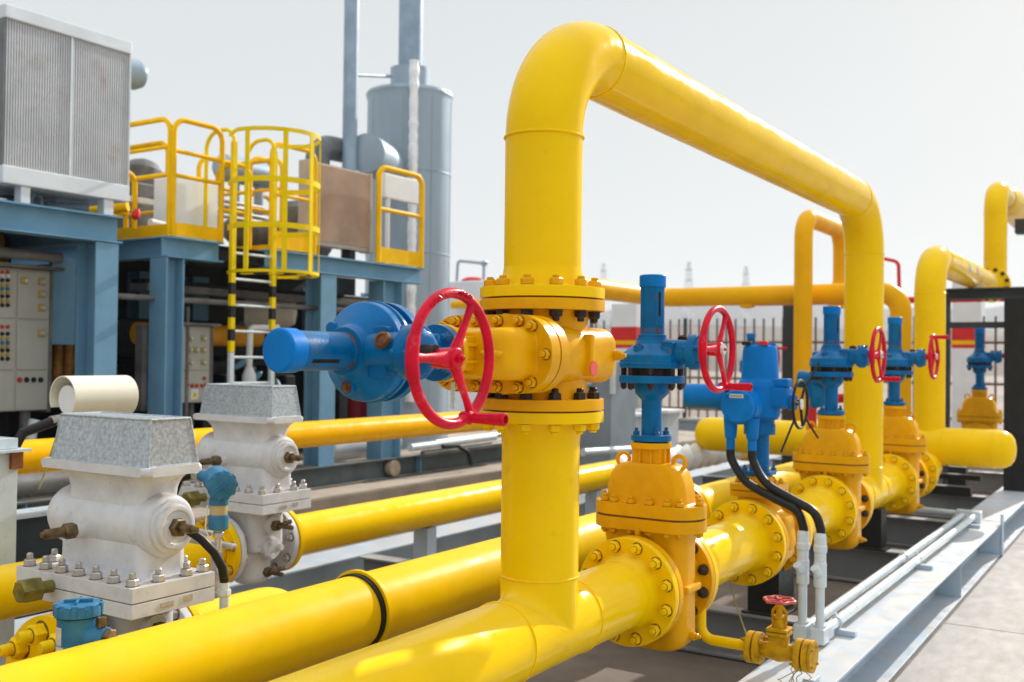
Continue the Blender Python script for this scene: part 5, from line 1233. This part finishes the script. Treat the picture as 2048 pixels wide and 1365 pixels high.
pth = [(1.2+k*.055, .078+random.uniform(-.008, .010)) for k in range(int((zt-.7)/.055))]
mb.lathe(pth, (X0+rs*.75, yc-rs*.80, 0), (0, 0, 1), 14); mb.build('foil_pipe', M['foil'], sk2)
ch = thing('chimney_pipe', 'thin grey chimney pipe left of the silencer tower, with an elbow at its foot', 'pipe', tuple(at(708, 320, X=-8.6)))
p = at(699, 320, X=-8.6); q = at(709, 0, X=-8.6); e = at(640, 292, X=-8.9)
mb = MB(); mb.tube([(p.x, p.y, 3.2), (p.x, p.y, q.z+3)], .115, 0, 24); mb.build('pipe', M['stackrust'], ch)
mb = MB(); mb.tube([(e.x, e.y-.05, 3.3), (e.x, e.y-.05, e.z), (e.x+.1, e.y+1.0, e.z)], .19, .25, 24); mb.build('elbow', mat('dark_stack_grey', (.15, .17, .18), .5, .25, var=.2), ch)
s0 = at(708, 150, X=-8.6); e0 = at(782, 153, X=X0+.1); mb = MB(); mb.cyl(s0, e0, .03, 12); mb.build('strut', M['stackrust'], ch)

# beige hooded gauge
bh = thing('hooded_meter', 'beige hooded display unit on a stand behind the near white meter', 'meter', (-3.2, .15, 0))
p = at(140, 800, X=-3.2)
mb = MB(); mb.lathe([(-.02, 0), (-.02, .085), (.30, .085), (.30, 0)], p, (0, 1, 0), 32, .004); mb.build('display', M['whiteclean'], bh)
mb = MB(); o = Vector((p.x, p.y-.05, p.z))
n = 26; rr = .125
out = []
for y in (0, .43):
    for r_ in (rr, rr-.006):
        for i in range(n+1):
            a = R(-75)+R(285)*i/n*1.0; out.append((o.x+r_*math.cos(a), o.y+y, o.z+.015+r_*math.sin(a)))
k = n+1; fs = []
for i in range(n): fs += [(i, i+1, 2*k+i+1, 2*k+i), (k+i, k+i+1, 3*k+i+1, 3*k+i), (i, i+1, k+i+1, k+i), (2*k+i, 2*k+i+1, 3*k+i+1, 3*k+i)]
mb._add(out, fs); mb.build('hood', M['beige'], bh)
mb = MB(); mb.cyl((p.x, p.y+.15, 0), (p.x, p.y+.15, p.z-.07), .03, 14); mb.tube([(p.x, p.y+.05, p.z-.10), (p.x, p.y-.12, p.z-.12)], .03, 0, 12); mb.build('stand', M['zinc'], bh)
mb = MB(); mb.sweep([Vector(v) for v in ((p.x, p.y-.10, p.z-.12), (p.x-.02, p.y-.28, p.z-.18), (p.x-.03, p.y-.40, p.z-.40), (p.x-.03, p.y-.42, p.z-.7))], .03, 12); mb.build('cable', M['black'], bh)
mb = MB(); mb.sweep([Vector(v) for v in ((p.x+.02, p.y-.02, p.z-.1), (p.x+.02, p.y-.10, p.z-.22), (p.x+.02, p.y-.16, p.z-.40), (p.x+.02, p.y-.2, p.z-.5))], .006, 8); mb.build('wire', M['wire'], bh)
for (py0, xx, rr, m, lab) in ((948, -4.6, .055, 'stack', 'upper grey pipe lying behind the left white post'), (968, -4.5, .07, 'greysteel', 'lower dark pipe lying behind the left white post')):
    p = at(70, py0, X=xx); mb = MB(); mb.tube([(xx, -5, p.z), (xx, 1.6, p.z)], rr, 0, 14); tag(mb.build('pipe', M[m]), lab, 'pipe')
mb = MB(); p = at(60, 1020, X=-4.3); t = thing('cable_channel', 'dark low channel with a pale top plate on the ground behind the left white post', 'channel', (-4.25, -2, 0)); mb.box(-4.38, -4.12, -5, 1.2, p.z-.025, p.z, .004); mb.build('top_plate', M['conduit'], t)
mb = MB(); mb.box(-4.30, -4.18, -5, 1.2, 0, p.z-.026); mb.build('web', M['charcoal'], t)

# white unit with red cap far behind the riser valve
wu = thing('equipment_skid', 'pale unit with a red domed cap and a bent grey pipe, far behind the handwheel', 'equipment', tuple(at(940, 640, Y=16)))
a = at(890, 560, Y=16); b = at(975, 700, Y=16); zt_ = at(930, 562, Y=16).z
mb = MB(); mb.box(a.x, b.x, 16, 17, 0, zt_, .05); mb.build('body', M['finswhite'], wu)
mb = MB(); p = at(922, 560, Y=15.9); mb.lathe([(0, .30), (.06, .27), (.11, .15), (.12, 0)], (p.x, 16.4, zt_), (0, 0, 1), 24); mb.build('cap', M['redflat'], wu)
mb = MB(); mb.tube([at(913, 570, Y=16.2), at(916, 522, Y=16.2), at(968, 527, Y=16.2), at(966, 600, Y=16.2)], .035, .08, 10); p = at(968, 527, Y=16.2); mb.lathe([(-.08, .03), (-.06, .06), (.06, .06), (.08, .03)], p, (1, 0, 0), 14); mb.build('pipe', M['stack'], wu)
mb = MB(); p = at(905, 610, Y=15.8); q = at(985, 606, Y=15.8); mb.tube([p, q], .09, 0, 14); mb.build('rail', M['orange'], wu)

# ---------------------------------------------------------------- ground, fence, hills, pylons
def ground_material(name, c1, c2, c3, sc=1.2):
    m = mat(name, c1, .9, var=.16, scale=sc, bump=.12, bscale=45, dirt=c2, dirt_amt=.55, dirt_scale=sc*1.3, rust=c3, rust_amt=.12, rust_scale=sc*3)
    return m
g = MB(); n = 60
g._add([(-400, -300, 0), (.80, -300, 0), (.80, 24, 0), (-400, 24, 0)], [(0, 1, 2, 3)])
struct('ground', g, ground_material('yard_dirt_concrete', (.18, .145, .118), (.10, .075, .06), (.27, .23, .19)))
g = MB(); g._add([(-400, 24, -.004), (.80, 24, -.004), (400, 24, -.004), (400, 3500, -.004), (-2500, 3500, -.004), (-2500, 24, -.004)], [(0, 1, 2, 3, 4, 5)])
struct('field', g, ground_material('field_soil', (.26, .21, .175), (.2, .17, .13), (.32, .27, .22), .05))
def joint_slabs():
    s = MB()
    xs = [.79, 3.4, 6.4, 9.4, 12.4, 60]; ys = [-60, -6.5, -3.0, .5, 4.6, 8.7, 12.8, 17, 24]
    for x0, x1 in zip(xs, xs[1:]):
        for y0, y1 in zip(ys, ys[1:]):
            s.box(x0+.006, x1-.006, y0+.006, y1-.006, -.10, .006, .006)
    return s
struct_flat = lambda n_, b_, m_: b_.build(n_, m_, smooth=False)
pv_ = struct_flat('pavement', joint_slabs(), mat('pale_concrete_pavement', (.41, .385, .355), .85, var=.08, scale=5, bump=.2, bscale=60, dirt=(.30, .26, .23), dirt_amt=.42, dirt_scale=3.2, stretch=(1, .45, 1))); pv_['kind'] = 'structure'

fz0, fz1, FY = .62, 2.86, 18.0
wl = thing('boundary_wall', 'low grey wall with a pale coping carrying the bar fence', 'wall', (-4, FY, 0))
mb = MB(); mb.box(-9.6, 2.5, FY-.1, FY+.1, 0, .58); mb.build('wall', M['greycab'], wl)
mb = MB(); mb.box(-9.6, 2.5, FY-.14, FY+.14, .582, .64, .005); mb.build('coping', M['cream'], wl)
xs = -9.4; k = 0; per = 2.4
while xs < 2.2:
    t = thing('fence_panel', 'panel of brown upright fence bars on the low wall', 'fence', (xs, FY, .64), 'bar fence panels on the low wall')
    mb = MB()
    for i in range(11):
        x = xs+.12+i*(per-.06)/11; mb.box(x-.02, x+.02, FY-.012, FY+.012, .66, fz1+.02*random.random())
    for z in (.85, 1.55, 2.35): mb.box(xs+.05, xs+per-.05, FY+.013, FY+.035, z-.025, z+.025)
    mb.build('bars', M['fence'], t)
    mb = MB(); mb.box(xs-.035, xs+.035, FY-.035, FY+.035, .64, fz1+.03); mb.build('post', M['charcoal'] if k % 2 else M['fence'], t)
    xs += per; k += 1

def ridge(name, D, h_fun, col, x0, x1, m, depth, step):
    vs, fs = [], []
    n = int((x1-x0)/step)
    for i in range(n+1):
        x = x0+(x1-x0)*i/n; h = h_fun(x)
        vs += [(x, D, -1), (x, D+depth*.35, h*.45+h*.1*math.sin(x*.05)), (x, D+depth, h), (x, D+depth*1.6, h*.5), (x, D+depth*2.2, -1)]
    for i in range(n):
        for j in range(4): fs.append((5*i+j, 5*i+j+1, 5*i+5+j+1, 5*i+5+j))
    mb = MB(); mb._add(vs, fs); struct(name, mb, m)
from mathutils import noise as nz
hillm = mat('hill_soil', (.135, .105, .088), .95, var=.25, scale=.03, bump=0, dirt=(.12, .10, .08), dirt_amt=.4, dirt_scale=.06)
ridge('hills', 150, lambda x: 12.5+3*nz.noise((x*.01, 0, 0))+1.2*nz.noise((x*.05, 1, 0)), None, -420, 320, hillm, 160, 8)
mtm = mat('mountain_rock', (.17, .17, .18), .95, var=.2, scale=.004, bump=0)
ridge('mountains', 620, lambda x: 43+13*nz.noise((x*.005, 3, 0))+5*nz.noise((x*.02, 5, 0)), None, -1500, 900, mtm, 160, 10)

def pylon(px, pyt, D):
    p = at(px, pyt, Y=D); H = p.z; w = H*.085
    mb = MB()
    def leg(sx, sy):
        mb.cyl((p.x+sx*w, D+sy*w, 0), (p.x+sx*w*.12, D+sy*w*.12, H), .16, 5)
    for sx in (-1, 1):
        for sy in (-1, 1): leg(sx, sy)
    n = 9
    for i in range(n):
        z0, z1 = H*i/n, H*(i+1)/n; a = w*(1-.88*i/n); b = w*(1-.88*(i+1)/n)
        for sy in (-1, 1):
            mb.cyl((p.x-a, D+sy*a, z0), (p.x+b, D+sy*b, z1), .08, 4); mb.cyl((p.x+a, D+sy*a, z0), (p.x-b, D+sy*b, z1), .08, 4)
    for f_ in (.72, .82, .92): mb.prism([(p.x-H*.055, H*f_), (p.x, H*f_-.3), (p.x+H*.055, H*f_), (p.x, H*f_+.5)], 'y', D-.2, D+.2)
    return mb
for px, pyt, D, lab in ((1378, 524, 430, 'nearer lattice power pylon in the haze above the orange pipe'), (1492, 533, 470, 'farther lattice power pylon in the haze, right of the nearer one'), (1207, 527, 480, 'faint lattice power pylon in the haze beside the tall front riser')):
    tag(pylon(px, pyt, D).build('power_pylon', M['pylon']), lab, 'pylon', 'power pylons on the horizon')

hz = MB(); hz.box(-1700, 1100, -120, 1000, -1, 76)
hzo = hz.build('haze', None); hzo['kind'] = 'stuff'
hm = bpy.data.materials.new('haze_air'); hm.use_nodes = True
hm.node_tree.nodes.remove(hm.node_tree.nodes['Principled BSDF'])
pv = hm.node_tree.nodes.new('ShaderNodeVolumePrincipled'); pv.inputs['Color'].default_value = (.93, .95, .97, 1); pv.inputs['Density'].default_value = .00035; pv.inputs['Anisotropy'].default_value = .3
hm.node_tree.links.new(pv.outputs[0], hm.node_tree.nodes['Material Output'].inputs['Volume'])
hzo.data.materials.clear(); hzo.data.materials.append(hm)

# ---------------------------------------------------------------- light
SUN_AZ = Vector((.105, 1)).normalized(); EL = R(27.5)
sd = Vector((SUN_AZ.x*math.cos(EL), SUN_AZ.y*math.cos(EL), math.sin(EL)))
sl = bpy.data.lights.new('sun', 'SUN'); sl.energy = 4.0; sl.angle = R(.6); sl.color = (1, .955, .89)
so = bpy.data.objects.new('sun', sl); C.objects.link(so); so.rotation_euler = sd.to_track_quat('Z', 'Y').to_euler(); so.location = (10, 5, 20)
W = bpy.data.worlds.new('World'); S.world = W; W.use_nodes = True
nt = W.node_tree; bg_ = nt.nodes['Background']
sky = nt.nodes.new('ShaderNodeTexSky'); sky.sky_type = 'NISHITA'; sky.sun_disc = False; sky.sun_elevation = EL
sky.sun_rotation = math.atan2(SUN_AZ.x, SUN_AZ.y); sky.dust_density = 6; sky.air_density = 1.2; sky.ozone_density = 1
mx = nt.nodes.new('ShaderNodeMix'); mx.data_type = 'RGBA'; mx.inputs[0].default_value = .975
nt.links.new(sky.outputs[0], mx.inputs[6]); mx.inputs[7].default_value = (5.95, 6.25, 6.42, 1)
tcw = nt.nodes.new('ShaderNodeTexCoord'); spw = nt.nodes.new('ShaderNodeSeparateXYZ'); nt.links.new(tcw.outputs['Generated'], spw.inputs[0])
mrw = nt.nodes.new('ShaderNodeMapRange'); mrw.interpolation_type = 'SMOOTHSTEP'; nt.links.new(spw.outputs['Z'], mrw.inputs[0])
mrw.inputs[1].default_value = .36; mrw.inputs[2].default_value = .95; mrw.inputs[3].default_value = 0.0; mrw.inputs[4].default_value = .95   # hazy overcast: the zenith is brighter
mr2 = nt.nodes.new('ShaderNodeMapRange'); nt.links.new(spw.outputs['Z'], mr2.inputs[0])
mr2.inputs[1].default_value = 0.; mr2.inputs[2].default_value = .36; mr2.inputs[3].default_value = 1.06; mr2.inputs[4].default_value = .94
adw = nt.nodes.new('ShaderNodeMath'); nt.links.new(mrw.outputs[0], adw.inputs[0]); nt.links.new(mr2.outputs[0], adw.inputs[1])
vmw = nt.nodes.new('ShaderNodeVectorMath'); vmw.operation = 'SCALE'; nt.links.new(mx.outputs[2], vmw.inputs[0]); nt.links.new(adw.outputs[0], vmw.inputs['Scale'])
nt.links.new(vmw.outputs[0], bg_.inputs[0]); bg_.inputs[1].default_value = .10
S.view_settings.view_transform = 'Standard'; S.view_settings.look = 'None'; S.view_settings.exposure = .37; S.view_settings.gamma = 1
S.render.engine = 'CYCLES'; S.cycles.max_bounces = 8; S.cycles.use_denoising = True
